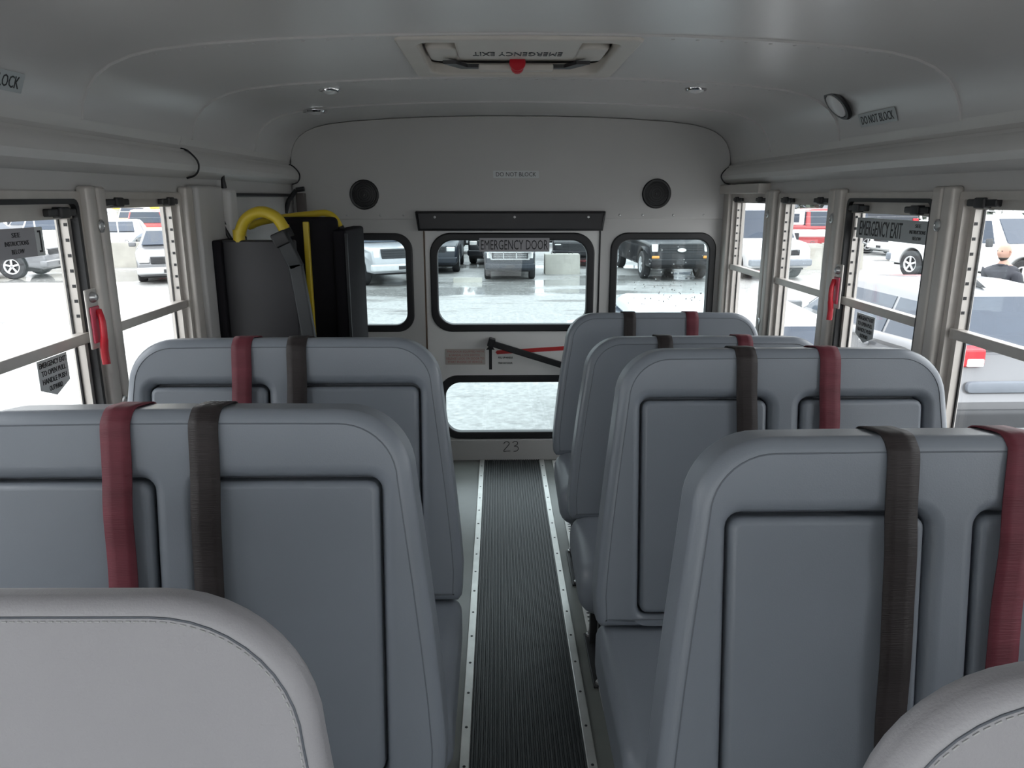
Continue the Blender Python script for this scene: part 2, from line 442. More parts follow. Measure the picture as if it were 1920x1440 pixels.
def post(n, side, y, wid=.10):
    root = struct(empty('trim_%d' % n, (side * W, y, .78)), 'vertical metal post cover between side windows, %s wall, number %d' % ('right' if side > 0 else 'left', n), 'trim')
    for a, b in ((-wid / 2, -.002), (.002, wid / 2)):
        mb = MB(); x0, x1 = (-.032, .0) if side > 0 else (0, .032)
        box(mb, x0, x1, a, b, 0, .685, .008); mb.obj('post_cover', M_post, root)
    for z in (.115, .585):
        mb = MB(); lathe(mb, [(.0165, 0), (.0165, .003), (.011, .005), (.010, .003), (0, .003)], 14, Matrix.Translation((-side * .031, 0, z)) @ Matrix.Rotation(-side * PI / 2, 4, 'Y'))
        mb.obj('bolt', M_zinc, root)
    return root
for i, y in enumerate((3.30, 2.66, 2.01, 1.36, .71, .06, -.59)): post(i + 1, 1, y, .095)
for i, y in enumerate((1.992, 1.36, .71, .06, -.59)): post(i + 11, -1, y, .09)
mb = MB(); box(mb, -W, -W + .03, 2.56, 2.62, .78, 1.47, .008); struct(mb.obj('trim_17', M_post), 'narrow metal jamb cover behind the last left window', 'trim')
mb = MB(); box(mb, -W, -W + .045, 2.62, 2.86, .0, 1.475, .01); struct(mb.obj('trim_18', M_wall), 'wide smooth grey column panel in front of the wheelchair lift', 'trim')
mb = MB(); box(mb, -W, -W + .07, 2.86, 2.94, .0, 1.465, .012); struct(mb.obj('trim_19', M_rail), 'proud white column edge beside the wheelchair lift', 'trim')
mb = MB(); box(mb, W - .03, W, 3.89, D - .005, .6, 1.47, .006); struct(mb.obj('trim_9', M_post), 'rear corner post beside the last right window', 'trim')
mb = MB(); box(mb, 1.075, W + .005, 3.38, D - .006, 1.452, 1.496, .004); struct(mb.obj('trim_20', M_post), 'grey box section over the last right window', 'trim')
# lift door in the left wall
droot = struct(empty('door_2', (-W, 3.42, 0)), 'closed grey lift door behind the folded wheelchair lift', 'door')
mb = MB(); box(mb, 0, .012, -.46, .5, .02, 1.44, .006); mb.obj('door_panel', M_wall, droot)
mb = MB(); box(mb, .002, .024, -.46, .5, 1.438, 1.452, .004); mb.obj('top_seal', M_rub, droot)
mb = MB(); tube(mb, [(.03, -.50, 1.47), (.03, -.505, 1.50), (.03, -.49, 1.525)], [.011, .008, .002], 8); mb.obj('hook', M_bplas, droot)

# rear wall
doorX = (-.463, .468); doorT = 1.285
lw = (-1.075, -.524, .737, 1.250); rw = (.524, 1.075, .735, 1.252)
mb = MB()
slab(mb, [(-W - .06, -.06), (doorX[0], -.06), (doorX[0], doorT), (doorX[1], doorT), (doorX[1], -.06), (W + .06, -.06), (W + .06, 1.40), (-W - .06, 1.40)],
     [rrect(*lw, .085, 8), rrect(*rw, .085, 8)], -(D + .06), -D, axis='XZ')
wr = struct(mb.obj('wall_rear', M_wall), 'rear wall of the bus with two rounded windows and emergency door', 'wall')
arcp = [(x, z - .002) for x, z in CEIL]
mb = MB(); slab(mb, [(1.12, 1.324), *reversed(arcp), (-1.12, 1.324)], (), -(D + .0), -(D - .010), .004, 2, 'XZ'); mb.obj('upper_panel', M_wall, wr)
mb = MB(); slab(mb, [(1.2, 1.38), (1.2, 1.75), (1.05, 1.9), (-1.05, 1.9), (-1.2, 1.75), (-1.2, 1.38)], (), -(D + .07), -(D + .02), axis='XZ'); mb.obj('rear_cap', M_wall, wr)
sc_ = MB(); lathe(sc_, [(.006, 0), (.006, .001), (.003, .003), (0, .003)], 8); sc_ = sc_.mesh('screw', M_zinc)
for x in (-1.0, -.85, -.68, -.56, .56, .68, .84, 1.0):
    o = link('screw', sc_, wr); o.location = (x, D - .010, 1.345); o.rotation_euler = (PI / 2, 0, 0)
def gasket(parent, a, b, c, d, r, y, wdt=.034, name='window_gasket'):
    mb = MB(); slab(mb, rrect(a - .004, b + .004, c - .004, d + .004, r + .004, 10), [rrect(a + wdt, b - wdt, c + wdt, d - wdt, r - wdt * .6, 10)], -(y + .03), -(y - .012), .008, 3, 'XZ')
    return mb.obj(name, M_rub, parent)
def pane(parent, a, b, c, d, y):
    mb = MB(); box(mb, a, b, y, y + .005, c, d); return mb.obj('pane', G_rear, parent)
for i, (a, b, c, d) in enumerate((lw, rw)):
    r = struct(empty('window_%d' % (21 + i), (0, 0, 0)), 'fixed rear window with black rubber gasket %s the emergency door' % ('left of' if i == 0 else 'right of'), 'window')
    gasket(r, a, b, c, d, .085, D); pane(r, a + .02, b - .02, c + .02, d - .02, D + .012)
# water drops on the right rear pane
mb = MB(); rd = random.Random(3)
for k in range(70):
    x = rd.uniform(.62, 1.03); z = rd.choice([rd.uniform(.90, 1.0), rd.uniform(.90, 1.2), rd.uniform(.86, .94)])
    s = rd.uniform(.0018, .005)
    lathe(mb, [(s, 0), (s * .8, s * .35), (s * .4, s * .55), (0, s * .6)], 7, Matrix.Translation((x, D + .0105, z)) @ Matrix.Rotation(PI / 2, 4, 'X'))
o = mb.obj('water_drops', mat('water_drop', (.75, .8, .82), .08, 0, .6, noise=.1)); tag(o, 'rain drops speckled on the right rear window', 'water', None, 'stuff')

# emergency door
dr = struct(empty('door_1', (0, D, 0)), 'white rear emergency door with two rubber framed windows', 'door')
uw = (-.427, .434, .735, 1.251); lo = (-.400, .410, .128, .484)
YD = .010
mb = MB(); slab(mb, rrect(doorX[0] + .006, doorX[1] - .006, -.03, doorT - .004, .012, 3), [rrect(*uw, .105, 10), rrect(*lo, .10, 10)], -(YD + .035), -YD, .004, 2, 'XZ')
mb.obj('door_panel', M_door, dr)
for wdw in (uw, lo):
    gasket(dr, *wdw, .105, YD, .036); pane(dr, wdw[0] + .02, wdw[1] - .02, wdw[2] + .02, wdw[3] - .02, YD + .014)
mb = MB(); box(mb, doorX[0] - .004, doorX[0] + .006, .002, .014, -.02, doorT, .0); mb.obj('edge_seal', mat('brown_seal', (.10, .055, .03), .5, noise=.2), dr)
mb = MB(); box(mb, doorX[1] - .006, doorX[1] + .004, .002, .014, -.02, doorT, .0); mb.obj('edge_seal', M_rub, dr)
mb = MB(); box(mb, -.392, -.10, -.004, .012, 1.262, 1.270, .002); mb.obj('top_bead', M_swhite, dr)
# handle bar: pivot block and long lever
mb = MB(); a = Vector((-.104, -.035, .672)); b = Vector((.40, -.035, .512)); d = (b - a).normalized()
obox(mb, frame((a + b) / 2, d, (0, 1, 0)), (b - a).length, .016, .034, .005); mb.obj('lever', M_steel, dr)
mb = MB(); obox(mb, frame((-.110, -.018, .676), d, (0, 1, 0)), .036, .055, .046, .006); mb.obj('pivot_block', M_steel, dr)
mb = MB(); obox(mb, frame((.38, -.012, .52), d, (0, 1, 0)), .05, .045, .05, .006); mb.obj('latch_box', M_steel, dr)
# painted stripe, arrow, lettering on the door
def plate(name, pts, m, y=YD):
    mb = MB(); slab(mb, pts, (), -(y + .0), -(y - .0012), axis='XZ'); return mb.obj(name, m, dr)
plate('red_stripe', [(-.08, .605), (.40, .632), (.40, .655), (-.08, .626), (-.088, .616)], M_redd)
plate('arrow_decal', [(-.124, .520), (-.108, .520), (-.108, .630), (-.092, .630), (-.116, .660), (-.140, .630), (-.124, .630)], M_ink)
FX = lambda x, z, y=D + YD - .0012: frame((x, y, z), (1, 0, 0), (0, 0, 1))
FD = lambda x, z: frame((x, YD - .0012, z), (1, 0, 0), (0, 0, 1))
text('PULL UP HANDLE', .078, .0105, FD(-.034, .586), M_ink, 'lettering', dr, bold=.01)
text('PUSH OUT DOOR', .076, .0105, FD(-.034, .556), M_ink, 'lettering', dr, bold=.01)
o = sticker('warning_sticker', 'cream sticker with four lines of faded red print on the door', FX(-.253, .592), .218, .088, M_scream,
            [('THIS DOOR EQUIPPED WITH', 0, .028, .20, .012), ('A VANDAL LOCK SWITCH.', -.004, .009, .17, .012), ('RELEASE LOCK ON DOOR TO', 0, -.010, .205, .012), ('START ENGINE OF VEHICLE.', 0, -.029, .19, .012)], M_rink)
o = sticker('emergency_door_sign', 'grey sign reading EMERGENCY DOOR at the top of the door window', frame((.014, D + YD - .0135, 1.193), (1, 0, 0), (0, 0, 1)), .368, .071, M_sgrey, [('EMERGENCY DOOR', 0, 0, .352, .050)], M_ink, cat='sign')
o = sticker('do_not_block_sign', 'small white DO NOT BLOCK sign high on the rear wall', FX(.022, 1.549, D - .0102), .234, .036, M_swhite, [('DO NOT BLOCK', 0, 0, .205, .021)], M_ink, cat='sign')
# hand drawn 23 on the sill
sill = MB(); box(sill, doorX[0], doorX[1], D - .012, D + .02, -.0, .122, .005); sl = struct(sill.obj('trim_21', M_wall), 'painted sill panel below the emergency door windows, marked 23', 'trim')
for pts in ([(-.045, .098), (-.038, .108), (-.022, .110), (-.014, .100), (-.022, .086), (-.046, .056), (-.030, .055), (-.008, .056)],
            [(.004, .106), (.020, .112), (.032, .106), (.030, .094), (.014, .084), (.030, .082), (.037, .070), (.028, .056), (.010, .054)]):
    mb = MB(); tube(mb, bez([(x, D - .0125, z) for x, z in pts], 5), .0019, 6); mb.obj('marker_numeral', M_ink, sl)
# padded header above the door
pr = thing('door_header_pad', 'long black padded cushion above the emergency door', 'pad', (-.006, D - .012, 1.316))
mb = MB(); slab(mb, [(-.478, -.050), (.478, -.050), (.492, .046), (.486, .05), (-.486, .05), (-.492, .046)], (), -.01, .038, .014, 4, 'XZ'); mb.obj('pad', mat('black_pad_vinyl', (.016, .015, .018), .45, noise=.1, bump=.15), pr)
for x in (-.39, .02, .40):
    mb = MB(); lathe(mb, [(.007, 0), (.006, .003), (0, .0045)], 10, Matrix.Translation((x, -.037, .02)) @ Matrix.Rotation(PI / 2, 4, 'X')); mb.obj('button', M_zinc, pr)
# speakers
for x, z, s in ((-.757, 1.448, 'left'), (.748, 1.453, 'right')):
    sp = thing('speaker', 'round black speaker on the rear wall, %s one' % s, 'speaker', (x, D - .010, z), 0, 'rear wall speakers')
    RX = Matrix.Rotation(PI / 2, 4, 'X')
    mb = MB(); lathe(mb, [(.075, 0), (.075, .006), (.070, .011), (.062, .010), (.060, .006)], 32, RX); mb.obj('rim', M_bplas, sp)
    mb = MB(); lathe(mb, [(.060, .004), (.060, .006), (.03, .010), (0, .0115)], 24, RX); mb.obj('grille', M_rub, sp)
    mb = MB()
    for r in (.018, .030, .042, .053): tube(mb, [(r * math.cos(2 * PI * k / 28), -.0095 - .002 * (1 - r / .06), r * math.sin(2 * PI * k / 28)) for k in range(28)], .0013, 5, True)
    mb.obj('grille_rings', M_bplas, sp)
    mb = MB(); lathe(mb, [(.010, .0105), (.009, .0135), (0, .0145)], 14, RX); mb.obj('badge', M_steel, sp)
# unseen glazed entrance door, added to let light in at the front left
en = struct(empty('door_3', (-W, -1.03, 0)), 'unseen glazed entrance door added at the front to let in light', 'door')
for a, b in ((-.365, -.004), (.004, .365)):
    mb = MB(); slab(mb, rrect(a, b, .045, 1.555, .02, 3), [rrect(a + .05, b - .05, .12, .72, .03, 4), rrect(a + .05, b - .05, .80, 1.50, .03, 4)], -.04, -.01, axis='YZ'); lf_ = mb.obj('door_leaf', M_alu, en)
    for z0_, z1_ in ((.12, .72), (.80, 1.50)): mb = MB(); box(mb, -.028, -.023, a + .045, b - .045, z0_ - .005, z1_ + .005); mb.obj('pane', G_side, lf_)
# unseen front end and windscreen, added to let light in from behind the camera
mb = MB(); slab(mb, [(-1.19, -.06), (1.19, -.06), (1.19, 1.76), (.9, 1.87), (-.9, 1.87), (-1.19, 1.76)], [rrect(-1.08, 1.08, .46, 1.70, .08, 5)], -(YF), -(YF - .05), axis='XZ')
struct(mb.obj('wall_front', M_wall), 'unseen front end added with a windscreen opening to let in light', 'wall')
wsr = struct(empty('window_23', (0, 0, 0)), 'unseen windscreen added at the front to let in light', 'window'); mb = MB(); box(mb, -1.08, 1.08, YF - .03, YF - .024, .46, 1.70); mb.obj('pane', G_side, wsr)

# ------------------------------------------------------------------ floor
mb = MB(); box(mb, -W - .02, W + .02, YF - .03, D + .02, -.05, 0.0); fl = struct(mb.obj('floor', M_floor), 'worn grey vinyl bus floor', 'floor')
mb = MB(); k = 25; pitch = .31 / k; prof = []
for i in range(k):
    x = -.155 + i * pitch
    prof += [(x, .002), (x + pitch * .28, .002), (x + pitch * .40, .0062), (x + pitch * .86, .0062), (x + pitch, .002)]
prof = dedupe(prof); V = []; F = []
for y in (YF + .05, D - .015):
    for x, z in prof: V.append((x, y, z))
    V += [(.155, y, .0002), (-.155, y, .0002)]
n = len(prof) + 2
for i in range(n): F.append((i, (i + 1) % n, n + (i + 1) % n, n + i))
F += [tuple(range(n)), tuple(range(2 * n - 1, n - 1, -1))]
mb.add(V, F); o = mb.obj('aisle_runner', M_runner, None, 20); tag(o, 'black ribbed rubber runner down the centre aisle', 'floor mat')
scr = MB(); lathe(scr, [(.0045, 0), (.004, .0012), (.0, .0015)], 8); scr = scr.mesh('screw', M_steel)
for s in (-1, 1):
    mb = MB(); x0, x1 = (.153, .180) if s > 0 else (-.180, -.153)
    box(mb, x0, x1, YF + .05, D - .015, .0, .009, .003); st = struct(mb.obj('trim_%d' % (22 if s < 0 else 23), M_strip), 'bright aluminium strip with screws along the %s edge of the aisle' % ('left' if s < 0 else 'right'), 'trim')
    for q in range(24):
        o = link('screw', scr, st); o.location = ((x0 + x1) / 2, .45 + q * .148, .0088)
# tie-down track on the right
mb = MB(); box(mb, .225, .262, 1.85, D - .03, 0, .007, .002); tk = struct(mb.obj('trim_24', mat('pale_track', (.70, .70, .68), .4, .3, noise=.1)), 'pale tie down track with slots on the floor under the right seats', 'trim')
sl_ = MB(); lathe(sl_, [(.009, 0), (.009, .0006), (0, .0006)], 10); sl_ = sl_.mesh('slot', M_rub)
for q in range(80):
    o = link('slot', sl_, tk); o.location = (.2435, 1.88 + q * .0255, .0068); o.scale = (1, .6, 1)

# ------------------------------------------------------------------ seats
def back_outline(Wd, L, tb, r, tap=.05):
    """aisle edge at x=0 tapering, rounded top corners"""
    pts = [(0.012, 0), (Wd - .012, 0), (Wd - .003, .012)]
    def side(x_of):
        return [(x_of(s), s) for s in [L * q for q in (.12, .25, .4, .55, .68)]]
    tx = lambda s: tap * max(0, (s / L - .12) / .7) ** 1.25
    rs = [(Wd - tx(s), s) for s in [L * q for q in (.12, .25, .4, .55, .66)]]
    ls = [(tx(s), s) for s in [L * q for q in (.66, .55, .4, .25, .12)]]
    cxr = Wd - tap - r; k = 1.0
    rc = [(cxr + r * math.cos(math.radians(a)) , L - r + r * math.sin(math.radians(a))) for a in range(8, 91, 8)]
    cxl = tap + r
    lc = [(cxl + r * math.cos(math.radians(a)), L - r + r * math.sin(math.radians(a))) for a in range(90, 180, 8)]
    pts += rs + rc + [(Wd * .66, L + .001), (Wd * .5, L + .0015), (Wd * .34, L + .001)] + lc + ls + [(.003, .012)]
    return pts
def seat(label, side, x_aisle, y_base, z_base, L, lean_deg, belts, Wd=.86, panels=True, low=False, tag_on_belt=False):
    """side=+1: right of aisle (x grows to the wall); -1: mirrored"""
    root = thing('bench_seat', label, 'bus seat', (x_aisle, y_base, 0), 0, 'grey vinyl bench seats')
    lean = math.radians(lean_deg); cs, sn = math.cos(lean), math.sin(lean)
    TH = .105
    def to(a, s, c):                      # a across, s up the back, c out of the front face (towards the camera)
        return Vector((side * a, s * sn - c * cs, z_base + s * cs + c * sn))
    def P(name, m, t, label=None):
        vs = [to(*v) for v in t.v]; fs = t.f if side > 0 else [tuple(reversed(f)) for f in t.f]
        ns = None
        if t.custom:
            o0 = to(0, 0, 0); ns = [to(*n) - o0 for n in t.n]
        mb = MB().add(vs, fs, ns); mb.custom = t.custom
        o = mb.obj(name, m, root)
        if label: o['label'] = label
        return o
    out = back_outline(Wd, L, 0, .115)
    pn = [(.10, .395), (.468, .757)]
    ptop = L - .112
    holes = [rrect(a, b, .03, ptop, .022, 5) for a, b in pn] if panels else []
    # the slab is in (a, s) with thickness c from -TH to 0
    t = MB(); slab(t, out, holes, -TH, 0, .024, 5, 'XY', True); P('backrest', M_vinyl, t)
    if panels:
        t = MB(); slab(t, rrect(.06, Wd - .07, .01, ptop + .03, .03, 4), (), -TH + .03, -.038, 0); P('back_shell', M_pipe, t)
        for a, b in pn:
            t = MB(); slab(t, rrect(a + .0035, b - .0035, .034, ptop - .006, .018, 5), (), -.06, -.004, .012, 4); P('back_cushion', M_vinyl, t)
    # welt seam around the front face
    ins = leftn(dedupe(ccw(out))); lp = dedupe(ccw(out))
    for nm, inset, c in (('front_seam', .022, .0), ):
        pts = [(p[0] + m.x * inset * k, p[1] + m.y * inset * k, c) for p, (m, k) in zip(lp, ins)]
        t = MB(); tube(t, pts, .0012, 5, True); P(nm, M_seam, t)
    # belts over the top edge and down the front
    for colr, a, sway in belts:
        prof = [(-TH - .004, L * .55), (-TH - .004, L - .05), (-TH + .004, L - .012), (-TH + .02, L + .003), (-TH / 2, L + .0045), (-.02, L + .003), (-.003, L - .010), (.005, L - .03), (.006, L - .10), (.009, L - .16), (.007, L - .24), (.010, L - .34), (.007, L - .45), (.012, L - .56), (.03, L - .63)]
        pp = bez([(c, s, 0) for c, s in prof], 5)
        V = []; F = []; wv = .0235; tot = len(pp)
        for i, p in enumerate(pp):
            f = max(0, (i / tot - .45) / .55); off = a + sway * f + .0025 * math.sin(i * .35 + a * 9) * f
            tw = .25 * math.sin(i * .22 + a * 13) * f
            d = (pp[min(i + 1, tot - 1)] - pp[max(i - 1, 0)]).normalized(); nx = Vector((d.y, -d.x))
            if i > tot * .45 and nx.x < 0: nx = -nx
            for sgn in (-1, -.33, .33, 1):
                bulge = .0012 * (1 - abs(sgn)) ; cc = p.x + tw * sgn * .006
                V.append((off + sgn * wv, p.y, cc + bulge))
        for i in range(tot - 1):
            for j in range(3): F.append((i * 4 + j, i * 4 + j + 1, i * 4 + 5 + j, i * 4 + 4 + j))
        t = MB().add(V, F)
        o = P('shoulder_belt', M_red if colr == 'r' else M_blk, t, 'maroon belt strap' if colr == 'r' else 'black belt strap')
        sm = o.modifiers.new('thickness', 'SOLIDIFY'); sm.thickness = .0022; sm.offset = 0
        if tag_on_belt and colr == 'k':
            t = MB(); rd = random.Random(5)
            for q in range(26):
                u = a + rd.uniform(-.018, .018); c = -TH / 2 + rd.uniform(-.03, .03)
                for e in range(1): t.add([(u, L + .0072, c), (u + .004, L + .0072, c), (u + .004, L + .0072, c + .002), (u, L + .0072, c + .002)], [(0, 1, 2, 3)])
            P('belt_print', M_swhite, t)
    # cushion
    zc0, zc1 = (z_base - .155, z_base - .006) if not low else (z_base - .145, z_base + .012)
    b = .045 if not low else .07
    dpt = .40 if not low else .30
    fr = dpt; prof = rrect(-fr, .07, zc0, zc1, b, 6)
    mb = MB(); x0, x1 = sorted((side * .004, side * (Wd - .02)))
    slab(mb, prof, (), x0, x1, b * .8, 5, 'YZ', True, fn=lambda x, y, z: (x, y, z - (.020 if not low else .05) * max(0, (-.05 - y) / fr)))
    mb.obj('cushion', M_vinyl, root)
    # frame and legs
    lx = [side * .09, side * (Wd - .12)]
    zb = zc0 + .01
    for x in lx:
        for y in (-dpt * .62, .0):
            mb = MB(); box(mb, x - .016, x + .016, y - .016, y + .016, .006, zb, .004); mb.obj('leg', M_steel, root)
        mb = MB(); box(mb, x - .03, x + .03, -dpt * .62 - .05, .05, .0, .008, .003)
        mb.obj('foot_plate', M_steel, root)
        for y in (-dpt * .62 - .035, .035):
            mb = MB(); lathe(mb, [(.011, .008), (.011, .015), (.006, .016), (.006, .024), (0, .024)], 6, Matrix.Translation((x + side * -.012, y, 0))); mb.obj('floor_bolt', M_zinc, root)
    mb = MB()
    for y in (-dpt * .62, .0): box(mb, min(lx) - .02, max(lx) + .02, y - .014, y + .014, zb - .028, zb + .002, .004)
    mb.obj('seat_frame', M_steel, root)
    for x in lx:
        mb = MB(); tube(mb, [(x, .02, zb - .01), (x, .07, z_base + .02), (x, .07 + (L * .5) * sn, z_base + L * .5 * cs)], .012, 8)
        mb.obj('back_support', M_steel, root)
    return root
seat('grey bench seat nearest on the right, with full inset back panels', 1, .160, .915, .455, .655, 8.5, [('k', .348, 0), ('r', .525, -.03)])
seat('grey bench seat second from the front on the right', 1, .154, 1.555, .455, .655, 9, [('k', .338, .008), ('r', .53, 0)])
seat('lower grey fold seat third from the front on the right', 1, .15, 2.19, .44, .582, 8, [('k', .295, 0), ('r', .545, 0)], low=True, panels=False)
seat('lower grey fold seat at the back right, nearest the emergency door', 1, .145, 2.80, .44, .565, 8, [('k', .295, 0), ('r', .54, 0)], low=True, panels=False)
seat('grey bench seat nearest on the left, with printed black belt', -1, -.165, 1.06, .455, .66, 8, [('k', .378, .0), ('r', .517, .0)], tag_on_belt=True)
seat('grey bench seat on the left just in front of the wheelchair lift', -1, -.165, 1.68, .455, .66, 9, [('k', .395, 0), ('r', .527, 0)])

def barrier(label, side, x_aisle, y, z0, z1, Wd=.86, r=.14):
    root = thing('crash_barrier', label, 'barrier', (x_aisle, y, 0), 0, 'padded front barriers')
    L = z1 - z0; TH = .042
    out = back_outline(Wd, L, 0, r, .04)
    lean = math.radians(4); cs, sn = math.cos(lean), math.sin(lean)
    to = lambda a, s, c: Vector((side * a, s * sn - c * cs, z0 + s * cs + c * sn))
    def P(name, m, t):
        o0 = to(0, 0, 0)
        mb = MB().add([to(*v) for v in t.v], t.f if side > 0 else [tuple(reversed(f)) for f in t.f], [to(*n) - o0 for n in t.n] if t.custom else None); mb.custom = t.custom
        return mb.obj(name, m, root)
    t = MB(); slab(t, out, (), -TH, 0, .017, 6, 'XY', True); P('pad', M_vinyl2, t)
    lp = dedupe(ccw(out)); ins = leftn(lp)
    path = [Vector((p[0] + m.x * .014 * k, p[1] + m.y * .014 * k, -.0003)) for p, (m, k) in zip(lp, ins)]
    t = MB(); tube(t, path, .0012, 5, True); P('seam', M_pipe, t)
    # stitches along the seam
    t = MB(); acc = 0
    path2 = [Vector((p[0] + m.x * .0175 * k, p[1] + m.y * .0175 * k, .0004)) for p, (m, k) in zip(lp, ins)]
    for a, b in zip(path2, path2[1:]):
        n = max(1, int((b - a).length / .0065))
        if min(a.y, b.y) < L * .4: continue
        for q in range(n):
            u = a.lerp(b, (q + .15) / n); w = a.lerp(b, (q + .75) / n); tube(t, [u, w], .0008, 4)
    P('stitching', mat('pale_thread', (.42, .42, .42), .6, noise=.1), t)
    for x in (.06, Wd - .1):
        mb = MB(); tube(mb, [(side * x, .04, .006), (side * x, .04, z0 + L * .5)], .016, 10); mb.obj('leg', M_steel, root)
        mb = MB(); box(mb, side * x - .04, side * x + .04, 0, .08, 0, .008, .003); mb.obj('foot_plate', M_steel, root)
    return root
barrier('light grey padded barrier with stitched rounded edge, bottom left foreground', -1, -.195, .535, .45, 1.104)
barrier('light grey padded barrier corner, bottom right foreground', 1, .150, .40, .45, 1.113)

# ------------------------------------------------------------------ wheelchair lift
lf = thing('wheelchair_lift', 'folded black wheelchair lift with yellow handrails by the rear left corner', 'wheelchair lift', (-.85, 2.72, 0))
L0 = Vector((-.85, 2.72, 0))
def LP(name, m, fnc):
    mb = MB(); fnc(mb); mb.v = [(x - L0.x, y - L0.y, z - L0.z) for x, y, z in mb.v]; return mb.obj(name, m, lf)
LP('platform_panel', M_lift2 if False else mat('lift_panel_face', (.016, .0155, .019), .5, noise=.1), lambda mb: box(mb, -1.06, -.80, 2.72, 2.76, .12, 1.288, .008))
LP('platform_side', M_lift, lambda mb: box(mb, -1.085, -1.055, 2.70, 3.0, .12, 1.288, .006))
LP('platform_panel', M_lift, lambda mb: box(mb, -.93, -.70, 2.98, 3.03, .12, 1.362, .02))
LP('platform_panel', M_lift, lambda mb: box(mb, -.715, -.66, 2.95, 3.35, .12, 1.315, .012))
LP('platform_edge', M_lift2, lambda mb: box(mb, -.665, -.655, 2.945, 2.955, .14, 1.30))
def arm(mb):
    a = Vector((-.832, 2.69, 1.30)); b = Vector((-.79, 2.69, 1.20)); c = Vector((-.70, 2.69, .42))
    for p, q, wd in ((a, b, .05), (b, c, .048)):
        d = (q - p).normalized(); obox(mb, frame((p + q) / 2, d, (0, 1, 0)), (q - p).length + .02, .03, wd, .006)
LP('lift_arm', M_lift2, arm)
LP('arm_cap', M_steel, lambda mb: obox(mb, frame((-.835, 2.688, 1.295), (.4, 0, -.9), (0, 1, 0)), .05, .04, .055, .006))
LP('yellow_bar', M_yel, lambda mb: box(mb, -.822, -.800, 2.94, 2.962, .14, 1.345, .004))
LP('handrail', M_yel, lambda mb: tube(mb, bez([(-1.0, 2.74, .5), (-1.0, 2.74, 1.25), (-.995, 2.74, 1.31), (-.968, 2.74, 1.362), (-.915, 2.74, 1.386), (-.862, 2.74, 1.366), (-.832, 2.74, 1.318)], 8), .0205, 12))
LP('handrail', M_yel, lambda mb: tube(mb, bez([(-1.10, 3.08, .6), (-1.10, 3.08, 1.26), (-1.06, 3.08, 1.325), (-.96, 3.08, 1.352), (-.80, 3.08, 1.372), (-.755, 3.08, 1.372), (-.725, 3.08, 1.352), (-.705, 3.08, 1.312)], 8), .014, 10))
LP('handrail_tip', M_bplas, lambda mb: tube(mb, [(-.709, 3.08, 1.320), (-.700, 3.08, 1.302)], .0165, 10))
LP('handrail_tip', M_bplas, lambda mb: tube(mb, [(-.835, 2.74, 1.324), (-.822, 2.74, 1.296)], .022, 10))
LP('amber_reflector', mat('amber_reflector', (.75, .30, .10), .35, noise=.05), lambda mb: box(mb, -.905, -.88, 2.966, 2.975, 1.30, 1.335, .004))
LP('lever', M_steel, lambda mb: tube(mb, [(-1.07, 2.86, 1.28), (-1.10, 2.86, 1.34), (-1.085, 2.86, 1.345)], .008, 8))
LP('base', M_lift, lambda mb: box(mb, -1.09, -.60, 2.70, 3.40, 0, .12, .01))
LP('rear_bracket', mat('brown_bracket', (.10, .085, .08), .5, noise=.1), lambda mb: box(mb, -1.085, -1.045, 3.88, 3.93, 1.30, 1.455, .004))
LP('rear_clip', M_steel, lambda mb: (tube(mb, [(-1.06, 3.80, 1.47), (-1.10, 3.80, 1.42), (-1.12, 3.80, 1.36)], .012, 8), tube(mb, [(-1.06, 3.80, 1.47), (-1.02, 3.80, 1.475)], .012, 8)))

# ------------------------------------------------------------------ roof hatch
hr = thing('roof_hatch', 'cream plastic emergency exit hatch in the ceiling', 'roof hatch', (-.016, 2.32, 1.836))
def HP(name, m, fnc, ang=38):
    mb = MB(); fnc(mb); return mb.obj(name, m, hr, ang)
h0, h1 = .317, .304
def fr_(mb):     # bevelled frame, underside at z=-0.012
    slab(mb, rrect(-h0, h0, -h1, h1, .03, 5), [rrect(-h0 + .055, h0 - .055, -h1 + .045, h1 - .05, .04, 5)], -.018, .02, .008, 3, 'XY', True)
HP('frame', M_hatch, fr_)
HP('lid', M_hatch, lambda mb: slab(mb, rrect(-h0 + .03, h0 - .03, -h1 + .03, h1 - .03, .03, 5), (), .028, .05, .004, 2, 'XY', True))
def pod(sx):
    def f(mb): slab(mb, rrect(-.045, .045, -.10, .10, .03, 5), (), -.006, .03, .012, 4, 'XY', True, fn=lambda x, y, z: (x + sx * .20, y - .02, z))
    return f
HP('lid_panel', M_hatch, lambda mb: slab(mb, rrect(-.17, .17, -.235, .02, .02, 4), (), -.010, .03, .010, 3, 'XY', True))
HP('hinge_cover', M_hatch, pod(-1.05)); HP('hinge_cover', M_hatch, pod(1.05))
for s in (-1, 1):
    def br(mb): slab(mb, [(s * .11, .11), (s * .165, .11), (s * .215, .02), (s * .175, .02), (s * .145, .08), (s * .11, .08)], (), -.022, -.012)
    HP('handle_bracket', M_bplas, br)
HP('handle_bar', M_hatch, lambda mb: box(mb, -.112, .112, .075, .112, -.030, -.012, .005))
HP('release_knob', M_redp, lambda mb: (lathe(mb, [(.024, 0), (.024, .010), (.012, .014), (.012, .030), (.030, .034), (.030, .042), (0, .044)], 16, Matrix.Translation((.003, .06, -.026)) @ Matrix.Rotation(PI / 2 * .8, 4, 'X') @ Matrix.Scale(.8, 4))))
text('EMERGENCY EXIT', .25, .055, frame((0, -.07, -.0108), (-1, 0, 0), (0, 1, 0)), M_ink, 'lettering', hr)
